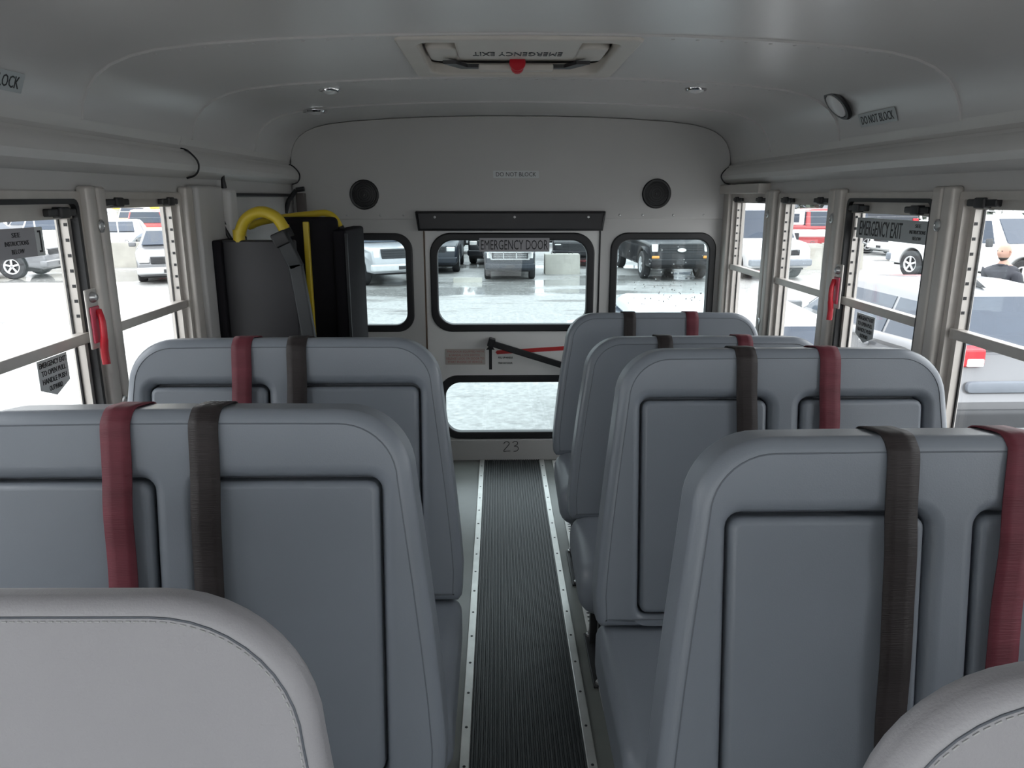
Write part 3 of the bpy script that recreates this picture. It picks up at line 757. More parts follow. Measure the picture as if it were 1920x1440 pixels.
# ceiling lamps
def ceil_z(x): return [a[1] + (b[1] - a[1]) * (x - a[0]) / (b[0] - a[0]) for a, b in zip(CEIL, CEIL[1:]) if a[0] <= x <= b[0]][0]
def lamp(label, x, y, r, m, rx=0.0, z=None, dark=False):
    t = thing('dome_lamp', label, 'ceiling lamp', (x, y, (z if z else ceil_z(x)) - .002), 0, 'small ceiling lamps'); t.rotation_euler = (PI, rx, 0)
    mb = MB(); lathe(mb, [(r, 0), (r, .004), (r * .9, .010), (r * .75, .011), (r * .74, .006)], 24); mb.obj('bezel', M_bplas if dark else M_chrome, t)
    mb = MB(); lathe(mb, [(r * .75, .004), (r * .7, .012), (r * .4, .018), (0, .020)], 20); mb.obj('lens', m, t)
lamp('chrome ceiling lamp nearest the rear left corner', -.86, 3.42, .055, M_lens)
lamp('small chrome ceiling lamp left of the roof hatch', -.675, 2.87, .04, M_lens)
lamp('small chrome ceiling lamp right of the roof hatch', .64, 2.84, .04, M_lens)
lamp('round black rimmed lamp on the curved ceiling edge at right', 1.055, 2.60, .062, M_lens, .85, 1.738, True)
# DO NOT BLOCK stickers on the ceiling edge
sticker('do_not_block_sticker', 'pale DO NOT BLOCK sticker on the ceiling edge above the right windows', frame((1.102, 2.42, 1.676), (0, -1, 0), (-.36, 0, .93)), .23, .042, M_sgreen, [('DO NOT BLOCK', 0, 0, .20, .026)], M_ink)
sticker('do_not_block_sticker', 'pale DO NOT BLOCK sticker cut off at the left edge of the ceiling', frame((-1.102, 1.635, 1.676), (0, 1, 0), (.36, 0, .93)), .23, .042, M_sgreen, [('DO NOT BLOCK', 0, 0, .20, .026)], M_ink)
# emergency exit signs on side windows
def ee(side, yc, label):
    X = side * (W + .015); xd = (0, -side, 0)
    sticker('emergency_exit_sign', label, frame((X, yc, 1.338), xd, (0, 0, 1)), .465, .066, M_sgrey if side < 0 else M_sgreen,
            [('EMERGENCY EXIT', -.075 if side > 0 else -.085, 0, .27, .048), ('SEE', .145, .018, .03, .010), ('INSTRUCTIONS', .145, 0, .085, .010), ('BELOW', .145, -.018, .045, .010)], M_ink, cat='sign')
ee(1, 2.33, 'pale EMERGENCY EXIT sign across the top of the right exit window'); 
ee(-1, 1.565, 'dark grey EMERGENCY EXIT sign on the left exit window, cut off by the picture')
sticker('arrow_sticker', 'white sticker with a black bracket at the end of the left exit sign', frame((-W - .0142, 1.795, 1.338), (0, 1, 0), (0, 0, 1)), .03, .066, M_swhite, [(']', 0, 0, .012, .05)], M_ink)
def pent(side, yc, z, label):
    X = side * (W + .028); M = frame((X, yc, z), (0, -side, 0), (0, 0, 1))
    t = MB(); slab(t, [(-.062, .04), (.062, .04), (.062, -.030), (0, -.055), (-.062, -.030)], (), 0, .001)
    o = MB().add([M @ Vector(v) for v in t.v], t.f).obj('instruction_sticker', M_swhite if side < 0 else M_sgreen); tag(o, label, 'sticker')
    for s, y, w in (('EMERGENCY EXIT', .027, .112), ('TO OPEN PULL', .007, .10), ('HANDLE PUSH', -.013, .10), ('OUTWARD', -.033, .055)): text(s, w, .013, M @ Matrix.Translation((0, y, .0012)), M_ink, 'lettering', o, bold=.012)
pent(-1, 1.795, 1.022, 'white pointed instruction sticker under the left red handle')
pent(1, 2.455, 1.015, 'pale instruction sticker under the right red handle')
def red_handle(side, y, label):
    r = thing('release_handle', label, 'handle', (side * (W - .034), y, 1.10), 0, 'red emergency window handles')
    s = side
    mb = MB(); box(mb, *sorted((s * .0, s * -.006)), -.026, .026, -.035, .115, .003); mb.obj('base_plate', M_post, r)
    mb = MB(); lathe(mb, [(.014, 0), (.014, .004), (.009, .012), (0, .014)], 12, Matrix.Translation((s * -.006, 0, .095)) @ Matrix.Rotation(-s * PI / 2, 4, 'Y')); mb.obj('knob', M_zinc, r)
    mb = MB(); box(mb, *sorted((s * -.006, s * -.012)), -.021, .020, -.02, .072, .003); mb.obj('cover_plate', mat('pink_red_plastic', (.62, .09, .14), .4, noise=.05), r)
    mb = MB(); tube(mb, bez([(s * -.014, .008, .062), (s * -.024, .0, .035), (s * -.026, -.004, .0), (s * -.022, -.004, -.04), (s * -.024, -.006, -.075)], 6), [.008] * 6 + [.0085] * 8 + [.010] * 11, 8); mb.obj('lever', M_redp, r)
    return r
red_handle(-1, 1.885, 'red emergency release handle on the left window post'); red_handle(1, 2.545, 'red emergency release handle on the right window post')
#EXTERIOR
# ------------------------------------------------------------------ outside: yard, vehicles
G = -.97
gm = bpy.data.materials.new('wet_gravel_yard'); gm.use_nodes = True; nt = gm.node_tree; b = nt.nodes['Principled BSDF']
tc = nt.nodes.new('ShaderNodeTexCoord')
def noise(sc, det, vec=None):
    n = nt.nodes.new('ShaderNodeTexNoise'); n.inputs['Scale'].default_value = sc; n.inputs['Detail'].default_value = det
    nt.links.new(vec or tc.outputs['Object'], n.inputs['Vector']); return n
mp = nt.nodes.new('ShaderNodeMapping'); mp.inputs['Scale'].default_value = (.35, 1, 1); nt.links.new(tc.outputs['Object'], mp.inputs[0])
n1 = noise(.35, 5, mp.outputs[0]); n2 = noise(14, 6); n3 = noise(1.6, 6, mp.outputs[0])
r1 = nt.nodes.new('ShaderNodeValToRGB'); r1.color_ramp.elements[0].position = .50; r1.color_ramp.elements[1].position = .60
nt.links.new(n1.outputs[0], r1.inputs[0])                                   # puddle mask
r2 = nt.nodes.new('ShaderNodeValToRGB'); r2.color_ramp.elements[0].position = .25; r2.color_ramp.elements[1].position = .75
r2.color_ramp.elements[0].color = (.20, .20, .195, 1); r2.color_ramp.elements[1].color = (.40, .40, .39, 1); nt.links.new(n2.outputs[0], r2.inputs[0])
r3 = nt.nodes.new('ShaderNodeValToRGB'); r3.color_ramp.elements[0].position = .30; r3.color_ramp.elements[1].position = .42
r3.color_ramp.elements[0].color = (.45, .43, .42, 1); r3.color_ramp.elements[1].color = (1, 1, 1, 1); nt.links.new(n3.outputs[0], r3.inputs[0])
mu = nt.nodes.new('ShaderNodeMix'); mu.data_type = 'RGBA'; mu.blend_type = 'MULTIPLY'; mu.inputs[0].default_value = 1
nt.links.new(r2.outputs[0], mu.inputs[6]); nt.links.new(r3.outputs[0], mu.inputs[7])
nt.links.new(mu.outputs[2], b.inputs['Base Color'])
rr = nt.nodes.new('ShaderNodeMapRange'); rr.inputs[3].default_value = .5; rr.inputs[4].default_value = .06; nt.links.new(r1.outputs[0], rr.inputs[0]); nt.links.new(rr.outputs[0], b.inputs['Roughness'])
bp = nt.nodes.new('ShaderNodeBump'); bp.inputs['Distance'].default_value = .012; iv = nt.nodes.new('ShaderNodeMath'); iv.operation = 'SUBTRACT'; iv.inputs[0].default_value = .8
nt.links.new(r1.outputs[0], iv.inputs[1]); nt.links.new(iv.outputs[0], bp.inputs['Strength']); nt.links.new(n2.outputs[0], bp.inputs['Height']); nt.links.new(bp.outputs[0], b.inputs['Normal'])
mb = MB(); mb.add([(-260, -60, G), (260, -60, G), (260, 320, G), (-260, 320, G)], [(0, 1, 2, 3)])
struct(mb.obj('ground', gm), 'pale wet gravel yard around the bus', 'ground')

def paint(name, c, rough=.25, metal=0.0): return mat('paint_' + name, c, rough, metal, .5, noise=.03, nscale=2, coat=.6)
P_white = paint('white', (.78, .79, .80)); P_silver = paint('silver', (.50, .51, .52), .3, .4); P_grey = paint('grey', (.16, .165, .175), .28, .3)
P_dark = mat('paint_dark_blue_grey', (.022, .028, .038), .35, 0, .35, noise=.03, coat=.15); P_black = mat('paint_black', (.010, .011, .014), .35, 0, .35, noise=.03, coat=.15); P_red = paint('red', (.36, .035, .04)); P_blue = paint('blue', (.06, .13, .24))
P_teal = paint('pale_teal', (.36, .46, .47)); P_tan = paint('tan', (.38, .34, .28)); P_gold = paint('mid_silver', (.42, .43, .45), .3, .3)
M_cglass = mat('car_glass', (.03, .045, .07), .06, 0, .45, noise=.05); M_tyre = mat('tyre', (.02, .02, .022), .7, noise=.1)
M_rim = mat('alloy_rim', (.62, .63, .64), .35, .2, noise=.05); M_lampw = mat('headlamp', (.80, .80, .78), .15, noise=.05); M_lampr = mat('tail_lamp', (.55, .02, .03), .2, noise=.05)
M_lampo = mat('amber_lamp', (.75, .36, .08), .25, noise=.05); M_trim = mat('car_trim', (.03, .032, .036), .5, noise=.1); M_under = mat('underbody', (.012, .012, .013), .8, noise=.1)
M_bump = mat('grey_bumper', (.16, .18, .21), .45, noise=.05); M_con = mat('pale_concrete', (.40, .39, .35), .8, noise=.15, nscale=2, bump=.3, bscale=30)

WHEEL = {}
def wheel_meshes(r, w):
    k = (r, w)
    if k not in WHEEL:
        RY = Matrix.Rotation(PI / 2, 4, 'Y')
        t = MB(); lathe(t, [(r * .60, -w / 2), (r * .9, -w / 2), (r, -w * .36), (r, w * .36), (r * .9, w / 2), (r * .60, w / 2)], 22, RY, False)
        for s_ in (-1, 1): lathe(t, [(0, s_ * w * .2), (r * .61, s_ * w * .2), (r * .61, s_ * w * .18), (0, s_ * w * .18)], 18, RY)
        m = MB(); lathe(m, [(r * .62, w * .35), (r * .60, w * .49), (r * .52, w * .44), (r * .50, w * .30)], 18, RY, False)
        lathe(m, [(r * .62, -w * .35), (r * .60, -w * .49), (r * .52, -w * .44), (r * .50, -w * .30)], 18, RY, False)
        for s in (-1, 1):
            for q in range(5):
                a = 2 * PI * q / 5
                obox(m, Matrix.Translation((s * w * .42, 0, 0)) @ Matrix.Rotation(a, 4, 'X') @ Matrix.Translation((0, 0, r * .28)), .02, r * .14, r * .54)
        WHEEL[k] = (t.mesh('wheel', M_tyre), m.mesh('rim', M_rim))
    return WHEEL[k]

STYLES = {
 # lower body top line from rear to front (u, h); cabin (rear base, rear top, front top, front base, belt, roof)
 'crossover': dict(L=4.35, W=1.82, r=.35, ax=(-1.30, 1.30), clear=.25, top=[(-2.17, .45), (-2.20, .62), (-2.14, .72), (-2.06, 1.02), (-1.6, 1.08), (.85, 1.0), (1.55, .95), (2.0, .80), (2.15, .62), (2.17, .40)], cab=(-2.04, -1.42, .10, 1.05, 1.0, 1.53), side=[(-1.72, -1.1), (-1.04, -.02), (.04, .80)]),
 'sedan': dict(L=4.7, W=1.80, r=.33, ax=(-1.40, 1.38), clear=.22, top=[(-2.32, .42), (-2.35, .75), (-2.2, .98), (-1.6, 1.02), (.8, .96), (1.6, .88), (2.15, .72), (2.34, .55), (2.35, .35)], cab=(-1.75, -1.05, .15, 1.0, .95, 1.45), side=[(-1.35, -.42), (-.36, .62)]),
 'suv': dict(L=4.7, W=1.88, r=.38, ax=(-1.40, 1.40), clear=.28, top=[(-2.33, .5), (-2.35, .8), (-2.25, 1.08), (.9, 1.06), (1.8, 1.0), (2.25, .88), (2.35, .6), (2.35, .42)], cab=(-2.28, -1.98, .35, 1.05, 1.04, 1.74), side=[(-1.95, -1.15), (-1.08, -.10), (-.03, .72)]),
 'pickup': dict(L=5.7, W=1.98, r=.41, ax=(-1.85, 1.85), clear=.40, top=[(-2.83, .62), (-2.85, 1.18), (-.95, 1.20), (-.9, 1.16), (1.1, 1.16), (2.3, 1.13), (2.75, 1.05), (2.85, .75), (2.85, .55)], cab=(-.92, -.80, .55, 1.25, 1.12, 1.88), side=[(-.70, .05), (.12, .88)]),
 'van': dict(L=5.4, W=2.0, r=.38, ax=(-1.75, 1.75), clear=.36, top=[(-2.68, .5), (-2.70, 1.15), (1.5, 1.15), (2.35, 1.08), (2.65, .92), (2.70, .6), (2.70, .42)], cab=(-2.68, -2.62, 1.15, 1.75, 1.12, 2.05), side=[(-.2, .55), (.65, 1.30)]),
}
def vehicle(name, label, cat, style, paintm, x, y, rz, group='parked vehicles in the yard', grille=M_trim, face=True, scale=1.0, bumper=None, detail=True, hood_scoop=False):
    S = STYLES[style]; root = thing(name, label, cat, (x, y, G), rz, group); root.scale = (scale,) * 3
    Lh, Wd, r, cl = S['L'] / 2, S['W'], S['r'], S['clear']
    o_r, o_f = S['ax']; ra = r * 1.16
    def arch(u0): return [(u0 + ra * math.cos(math.radians(a)), max(cl, r + ra * math.sin(math.radians(a)))) for a in range(180 + 8, -10, -12)]
    bot = [(-Lh + .10, cl)] + [p for p in arch(o_r)] + [p for p in arch(o_f)] + [(Lh - .12, cl)]
    outline = bot + list(reversed(S['top']))
    taper = lambda x_, y_, z_: (x_ * (1 - .10 * max(0, (abs(y_) / Lh - .55) / .45) ** 2) * (1 - .03 * max(0, .5 - z_)), y_, z_)
    mb = MB(); slab(mb, outline, (), -Wd / 2, Wd / 2, .075, 4, 'YZ', True, fn=taper); mb.custom = False; mb.obj('body', paintm, root, 30)
    u0, u1, u2, u3, hb, ht = S['cab']
    hw0, hw1 = Wd / 2 - .06, Wd / 2 - .24
    wid = lambda z: hw0 + (hw1 - hw0) * (z - hb) / (ht - hb)
    tum = lambda x_, y_, z_: (x_ * wid(z_) / hw0, y_, z_)
    mb = MB(); slab(mb, [(u0, hb - .05), (u3, hb - .05), (u2 + .10, ht - .03), (u2 - .12, ht + .005), ((u1 + u2) / 2, ht + .025), (u1 + .15, ht + .0), (u1 - .04, ht - .05)], (), -hw0, hw0, .07, 4, 'YZ', True, fn=tum); mb.custom = False
    mb.obj('cabin', paintm, root, 30)
    # glass
    ue = lambda z, a, c: a + (c - a) * (z - hb) / (ht - hb)
    z0, z1 = hb + .05, ht - .11
    for s in (-1, 1):
        for a, c in S['side']:
            at, ct = max(a, ue(z1, u0, u1) + .09), min(c, ue(z1, u3, u2) - .09)
            pts = [(max(a, ue(z0, u0, u1) + .06), z0), (min(c, ue(z0, u3, u2) - .06), z0), (ct, z1), (at, z1)]
            if pts[1][0] - pts[0][0] < .1: continue
            x_ = 1 if s > 0 else -1
            V = []
            for d in (-.012, .008): V += [(s * (wid(z) + d + .0), u, z) for u, z in pts]
            mb = MB().add(V, [(0, 1, 2, 3), (4, 5, 6, 7), (0, 1, 5, 4), (1, 2, 6, 5), (2, 3, 7, 6), (3, 0, 4, 7)]); mb.obj('side_window', M_cglass, root)
    for nm, ub, ut, sg in (('windscreen', u3, u2 + .10, 1), ('rear_window', u0, u1 - .04, -1)):
        V = []
        n_ = Vector((0, (ht - hb) * sg, -(ut - ub) * sg * sg * (1 if sg > 0 else 1))); n_ = Vector((0, ht - hb, (ub - ut))) if sg > 0 else Vector((0, -(ht - hb), (ut - ub))); n_.normalize()
        for d in (-.01, .010):
            for z, k in ((z0 + .02, .90), (z1 + .05, .88)):
                u = ub + (ut - ub) * (z - hb) / (ht - hb) if abs(ut - ub) > 0 else ub
                for s in (-1, 1): V.append(Vector((s * wid(z) * k, u, z)) + n_ * d)
        mb = MB().add(V, [(0, 1, 3, 2), (4, 5, 7, 6), (0, 1, 5, 4), (1, 3, 7, 5), (3, 2, 6, 7), (2, 0, 4, 6)]); mb.obj(nm, M_cglass, root)
    wt, wr_ = wheel_meshes(r, .24)
    for u in S['ax']:
        for s in (-1, 1):
            w = link('wheel', wt, root); w.location = (s * (Wd / 2 - .14), u, r); q = link('rim', wr_, w)
    mb = MB(); box(mb, -Wd / 2 + .2, Wd / 2 - .2, -Lh + .2, Lh - .2, cl - .06, cl + .35); mb.obj('underbody', M_under, root)
    if detail:
        f = S['top']; zf = f[-3][1]; uf = Lh * .985
        hy = [p for p in f if p[0] > Lh * .8]
        zt = .5 * (f[-2][1] + f[-3][1]) + .04
        hl = .30 if style != 'pickup' else .22; hh = .15 if style != 'pickup' else .24
        uF = Lh - .05
        for s in (-1, 1):
            xa, xb = sorted((s * (Wd * .45 - .03), s * (Wd * .45 - hl)))
            mb = MB(); box(mb, xa, xb, uF - .22, uF + .015, zt - hh / 2, zt + hh / 2, .03); mb.obj('headlight', M_lampw, root)
            xa, xb = sorted((s * (Wd * .475 - .01), s * (Wd * .475 - .42 if style in ('crossover', 'sedan') else s * 0 + s * (Wd * .475 - .16))))
            zr = f[2][1] + .22 if style == 'crossover' else f[1][1]
            ur = -Lh + .02 if style != 'crossover' else -Lh + .045
            mb = MB(); box(mb, xa, xb, ur, ur + .28, zr - .02, zr + (.15 if style in ('crossover', 'sedan') else .22), .03); mb.obj('tail_light', M_lampr, root)
            mb = MB(); obox(mb, Matrix.Translation((s * (Wd / 2 + .10), S['side'][-1][1] - .02, hb + .08)), .20, .10, .14 if style in ('crossover', 'sedan', 'suv') else .22, .035); mb.obj('door_mirror', paintm if style in ('crossover', 'sedan') else M_trim, root)
            for a, c in S['side'][-2:]:
                mb = MB(); box(mb, *sorted((s * (Wd / 2 + .002), s * (Wd / 2 + .03))), a + .06, a + .26, hb - .10, hb - .06, .012); mb.obj('door_handle', paintm if detail else M_trim, root)
        gw = Wd * .45 - hl - .03
        mb = MB(); box(mb, -gw, gw, uF - .1, uF + .03, zt - hh * .62, zt + hh * .62, .02); gr = mb.obj('grille', M_trim, root)
        for q in range(4):
            z = zt - hh * .45 + q * hh * .3
            mb = MB(); box(mb, -gw + .02, gw - .02, uF + .02, uF + .045, z - hh * .05, z + hh * .05, .006); mb.obj('grille_bar', grille, gr)
        mb = MB(); slab(mb, rrect(-Wd * .47, Wd * .47, cl + .06, cl + .26, .05, 4), (), -(Lh + .05), -(Lh - .18), .04, 3, 'XZ', True, fn=lambda a_, b_, c_: (-a_, -b_ if False else b_, c_)); mb.custom = False
        mb.v = [(vx, abs(vy), vz) for vx, vy, vz in mb.v]; mb.obj('front_bumper', bumper or paintm, root)
        mb = MB(); box(mb, -.16, .16, Lh + .045, Lh + .06, cl + .10, cl + .2); mb.obj('licence_plate', M_trim, root)
        mb = MB(); slab(mb, rrect(-Wd * .47, Wd * .47, cl + .06, cl + .30, .05, 4), (), Lh - .18, Lh + .04, .04, 3, 'XZ', True); mb.custom = False; mb.obj('rear_bumper', bumper or M_trim, root)
    return root
V = vehicle
# close to the bus
near = V('crossover', 'grey crossover parked close beside the bus, rear tail light seen through right windows', 'car', 'crossover', P_grey, 4.69, 8.58, .02)
mb = MB(); slab(mb, [(-.13, 0), (.07, 0), (.10, .09), (.07, .085)], (), -.02, .02, .008, 2, 'YZ', True, fn=lambda x, y, z: (x, y - 1.18, z + 1.535)); mb.obj('roof_fin', M_trim, near)
for s_ in (-1, 1):
    mb = MB(); box(mb, *sorted((s_ * .47, s_ * .62)), -2.148, -2.10, .93, 1.0, .01); mb.obj('reverse_lamp', M_lampw, near)
mb = MB(); box(mb, -.62, .62, -2.125, -2.115, 1.06, 1.07); mb.obj('spoiler_line', M_trim, near)
mb = MB(); slab(mb, rrect(-.62, .62, .70, .80, .04, 3), (), 2.15, 2.19, .01, 2, 'XZ', fn=lambda x, y, z: (x, y, z)); 
mb.v = [(x, -abs(y), z) for x, y, z in mb.v]; mb.custom = False; mb.obj('tailgate_strip', M_bump, near)
wh = V('hatchback', 'white car parked directly behind the bus below the right rear window', 'car', 'crossover', P_white, 1.75, 6.95, 0)
mb = MB(); lathe(mb, [(.035, 0), (.03, .03), (.012, .05), (0, .055)], 12, Matrix.Translation((.02, -.95, 1.55))); mb.obj('antenna_base', M_trim, wh)
mb = MB(); tube(mb, bez([(.02, -.95, 1.58), (.05, -.85, 1.68), (.08, -.65, 1.82)], 6), .006, 6); mb.obj('antenna', M_trim, wh)
# row behind the bus
V('pickup_truck', 'silver crew cab pickup side on, seen through the left rear window', 'truck', 'pickup', P_silver, -4.1, 33.4, -PI / 2, scale=1.15)
V('pickup_truck', 'silver pickup with dark grille facing the bus, cut by the left rear window edge', 'truck', 'pickup', P_gold, -3.95, 23.0, PI + .5, bumper=M_rim, scale=.95)
V('suv', 'dark blue suv at the left edge of the emergency door window', 'car', 'suv', P_dark, -2.25, 26.3, PI)
V('damaged_suv', 'dark damaged suv between the blue suv and the chrome grille truck', 'car', 'suv', P_black, -.05, 29.4, PI - .1)
tr = V('truck', 'dark truck with wide chrome grille facing the bus behind the emergency door', 'truck', 'pickup', P_dark, .28, 24.1, PI, grille=M_chrome, scale=.78)
mb = MB(); slab(mb, [(-.72, .80), (.72, .80), (.80, 1.10), (-.80, 1.10)], [[(-.66, .84), (.66, .84), (.73, 1.06), (-.73, 1.06)]], -2.90, -2.80, axis='XZ'); mb.v = [(-x, abs(y), z) for x, y, z in mb.v]; mb.obj('grille_surround', M_chrome, tr)
for x in (-.24, .24): mb = MB(); box(mb, x - .02, x + .02, 2.84, 2.90, .82, 1.08, .006); mb.obj('grille_bar', M_chrome, tr)
fd = V('pickup_truck', 'dark pickup with white oval grille badge seen through right rear window', 'truck', 'pickup', P_black, 5.15, 24.6, PI + .03)
mb = MB(); lathe(mb, [(.13, 0), (.12, .015), (0, .02)], 24, Matrix.Translation((0, 2.87, .90)) @ Matrix.Rotation(-PI / 2, 4, 'X') @ Matrix.Diagonal((1, .45, 1, 1))); mb.obj('oval_badge', M_lampw, fd)
for s in (-1, 1):
    mb = MB(); box(mb, *sorted((s * .86, s * .64)), 2.80, 2.872, .66, .74, .02); mb.obj('amber_lamp', M_lampo, fd)
V('van', 'black van standing left of the dark badge pickup', 'van', 'van', P_black, 2.95, 29.0, PI - .1, scale=.9)
# right side
vn = V('box_van', 'white cutaway van facing the bus, seen through the rearmost right windows', 'van', 'van', P_white, 7.95, 24.6, PI + .10, bumper=M_bump)
mb = MB(); box(mb, -1.12, 1.12, -3.6, 1.05, 1.0, 2.95, .10); mb.obj('cargo_box', P_white, vn)
rp = V('pickup_truck', 'red and white pickup with topper parked behind the concrete blocks', 'truck', 'pickup', P_red, 14.1, 33.5, -PI / 2)
mb = MB(); box(mb, -.86, .86, -2.8, -.95, 1.18, 1.86, .08); tp = mb.obj('bed_topper', P_white, rp)
for s in (-1, 1):
    mb = MB(); box(mb, *sorted((s * .85, s * .865)), -2.5, -1.2, 1.32, 1.68, .005); mb.obj('topper_window', M_cglass, tp)
    mb = MB(); box(mb, *sorted((s * .985, s * 1.0)), -2.4, 2.3, .72, 1.02, .005); mb.obj('white_side_band', P_white, rp)
V('sedan', 'white sedan side on, below the right exit sign', 'car', 'sedan', P_white, 18.2, 31.6, PI / 2 + .1)
V('dark_van', 'dark van beyond the white sedan, left part below the right exit sign', 'van', 'van', P_dark, 17.6, 37.5, PI / 2)
V('work_truck', 'white work truck with dark bed standing behind the man', 'truck', 'pickup', P_white, 13.9, 21.2, PI + .28, bumper=M_bump)
V('suv', 'dark suv far behind the white work truck', 'car', 'suv', P_dark, 24.5, 33.5, PI / 2)
V('van', 'white van far behind the work truck at right', 'van', 'van', P_white, 29, 36, PI / 2)
# left side
V('suv', 'grey suv side on, seen through the left exit window', 'car', 'suv', P_grey, -16.0, 23.4, -PI / 2 + .1)
V('sedan', 'white sedan behind the fence, right of the grey suv', 'car', 'sedan', P_white, -22.7, 33.0, .3)
V('sedan', 'grey sedan with dark damaged grille facing the bus, left rear side window', 'car', 'sedan', P_grey, -10.2, 23.6, PI + .38, bumper=P_silver)
far = [('suv', P_white, -18.6, 32.0, PI + .3, 'white suv left in the first row behind the left fence'), ('sedan', P_silver, -15.9, 32.2, PI + .25, 'silver sedan second in the first row behind the left fence'), ('sedan', P_teal, -13.2, 32.6, .3, 'pale teal sedan third in the first row behind the left fence'), ('van', P_white, -10.2, 33.2, .2, 'white van right in the first row behind the left fence'),
       ('sedan', P_grey, -24.3, 40.5, .3, 'grey sedan in the second row behind the left fence'), ('suv', P_silver, -21.4, 40.8, PI + .3, 'silver suv in the second row behind the left fence'), ('suv', P_red, -18.5, 41, .3, 'red suv in the second row behind the left fence'), ('sedan', P_blue, -15.6, 41.3, PI + .3, 'blue sedan in the second row behind the left fence'),
       ('suv', P_dark, -29.5, 49, .3, 'dark suv in the third row behind the left fence'), ('sedan', P_white, -26.5, 49.4, .3, 'white sedan in the third row behind the left fence'), ('suv', P_tan, -23.5, 49.8, PI + .3, 'tan suv in the third row behind the left fence'), ('sedan', P_black, -20.5, 50, .3, 'black sedan in the third row behind the left fence'),
       ('sedan', P_blue, -35, 60, .3, 'blue sedan in the back row on the far left'), ('suv', P_white, -31.8, 60.4, .3, 'white suv in the back row on the far left'), ('sedan', P_grey, -28.6, 60.8, .3, 'grey sedan in the back row on the far left'), ('suv', P_teal, -25.4, 61, .3, 'pale teal suv in the back row on the far left'),
       ('sedan', P_silver, -6.9, 40.5, 1.5, 'silver sedan far behind the crew cab pickup'), ('suv', P_white, -1.9, 40.0, 1.5, 'white suv far behind the damaged dark suv'),
       ('sedan', P_red, 3.5, 38.5, 1.5, 'red sedan far behind the concrete block'), ('suv', P_silver, 9.0, 38.5, 1.5, 'silver suv far behind the badge pickup'), ('suv', P_white, 3.2, 47.5, 1.5, 'white suv in the distance above the red sedan'),
       ('sedan', P_white, -3.6, 47.0, 1.5, 'white sedan in the distance left of the door sign'), ('sedan', P_dark, 11.5, 45, 1.5, 'dark sedan far behind the white cutaway van')]
for st, pm, x, y, rz, lb in far: V('suv' if st == 'suv' else ('van' if st == 'van' else 'sedan'), lb, 'van' if st == 'van' else 'car', st, pm, x, y, rz, 'cars in the far rows', detail=False)
# concrete blocks
def block(label, x, y, rz, L, H, Dp=.6):
    t = MB(); slab(t, [(-Dp / 2, 0), (Dp / 2, 0), (Dp / 2 - .03, H * .45), (Dp / 2 - .10, H), (-Dp / 2 + .10, H), (-Dp / 2 + .03, H * .45)], (), -L / 2, L / 2, .025, 2, 'XZ', True)
    t.v = [(vy, vx, vz) for vx, vy, vz in t.v]; t.custom = False
    r = thing('concrete_block', label, 'concrete block', (x, y, G), rz, 'concrete barrier blocks'); t.obj('block_body', M_con, r)
    for s in (-.25, .25):
        mb = MB(); tube(mb, [(s * L - .06, 0, H - .02), (s * L - .05, 0, H + .07), (s * L + .05, 0, H + .07), (s * L + .06, 0, H - .02)], .012, 6); mb.obj('lifting_loop', M_trim, r)
    return r
block('concrete block right of the chrome grille truck', 1.98, 24.2, 0, 1.12, .62, .7)
block('long concrete barrier seen through the left rear side window', -13.9, 26.7, .1, 3.4, .85)
block('concrete block right of the grey suv on the left', -17.3, 26.5, .2, 1.2, .85)
block('left one of the two concrete blocks beside the white van', 10.35, 25.6, 0, 1.1, .85)
block('right one of the two concrete blocks beside the white van', 11.75, 25.8, 0, 1.3, .85)
db = thing('parking_stop', 'pale broken parking stop on the ground left of the chrome grille truck', 'parking stop', (-.95, 21.7, G), .05)
mb = MB(); slab(mb, [(-.12, 0), (.12, 0), (.07, .13), (-.07, .13)], (), -.42, .42, .02, 2, 'YZ', True); mb.v = [(x, y, z) for x, y, z in mb.v]; mb.custom = False; mb.obj('stop_body', M_con, db)
mb = MB(); lathe(mb, [(.02, .10), (.02, .14), (0, .145)], 8, Matrix.Translation((.28, 0, 0))); mb.obj('pin', M_zinc, db)
# fence
M_galv = mat('galvanised', (.55, .56, .57), .45, .6, noise=.05)
def fence(label, x0, x1, y):
    f = thing('fence', label, 'fence', (x0, y, G)); n = int((x1 - x0) / 3)
    for i in range(n + 1):
        mb = MB(); tube(mb, [(i * 3.0, 0, 0), (i * 3.0, 0, 1.9)], .03, 8); mb.obj('post', M_galv, f)
    for z in (.12, 1.86):
        mb = MB(); tube(mb, [(0, 0, z), (n * 3.0, 0, z)], .018, 6); mb.obj('rail', M_galv, f)
    mb = MB()
    for q in range(6): tube(mb, [(0, 0, .35 + q * .26), (n * 3.0, 0, .35 + q * .26)], .003, 4)
    mb.obj('wires', M_galv, f); return f
fence('galvanised wire fence across the yard on the left', -35, -8, 28.2); fence('galvanised wire fence behind the row of trucks', -5.5, 9.5, 36.2); fence('galvanised wire fence behind the concrete blocks on the right', 10.6, 38, 28.9)
up = thing('utility_pole', 'pale utility pole rising behind the concrete blocks', 'pole', (13.3, 30.2, G)); mb = MB(); tube(mb, [(0, 0, 0), (0, 0, 8)], [.12, .09], 12); mb.obj('mast', M_galv, up); mb = MB(); tube(mb, [(-.6, 0, 7.4), (.6, 0, 7.4)], .05, 8); mb.obj('cross_arm', M_galv, up)
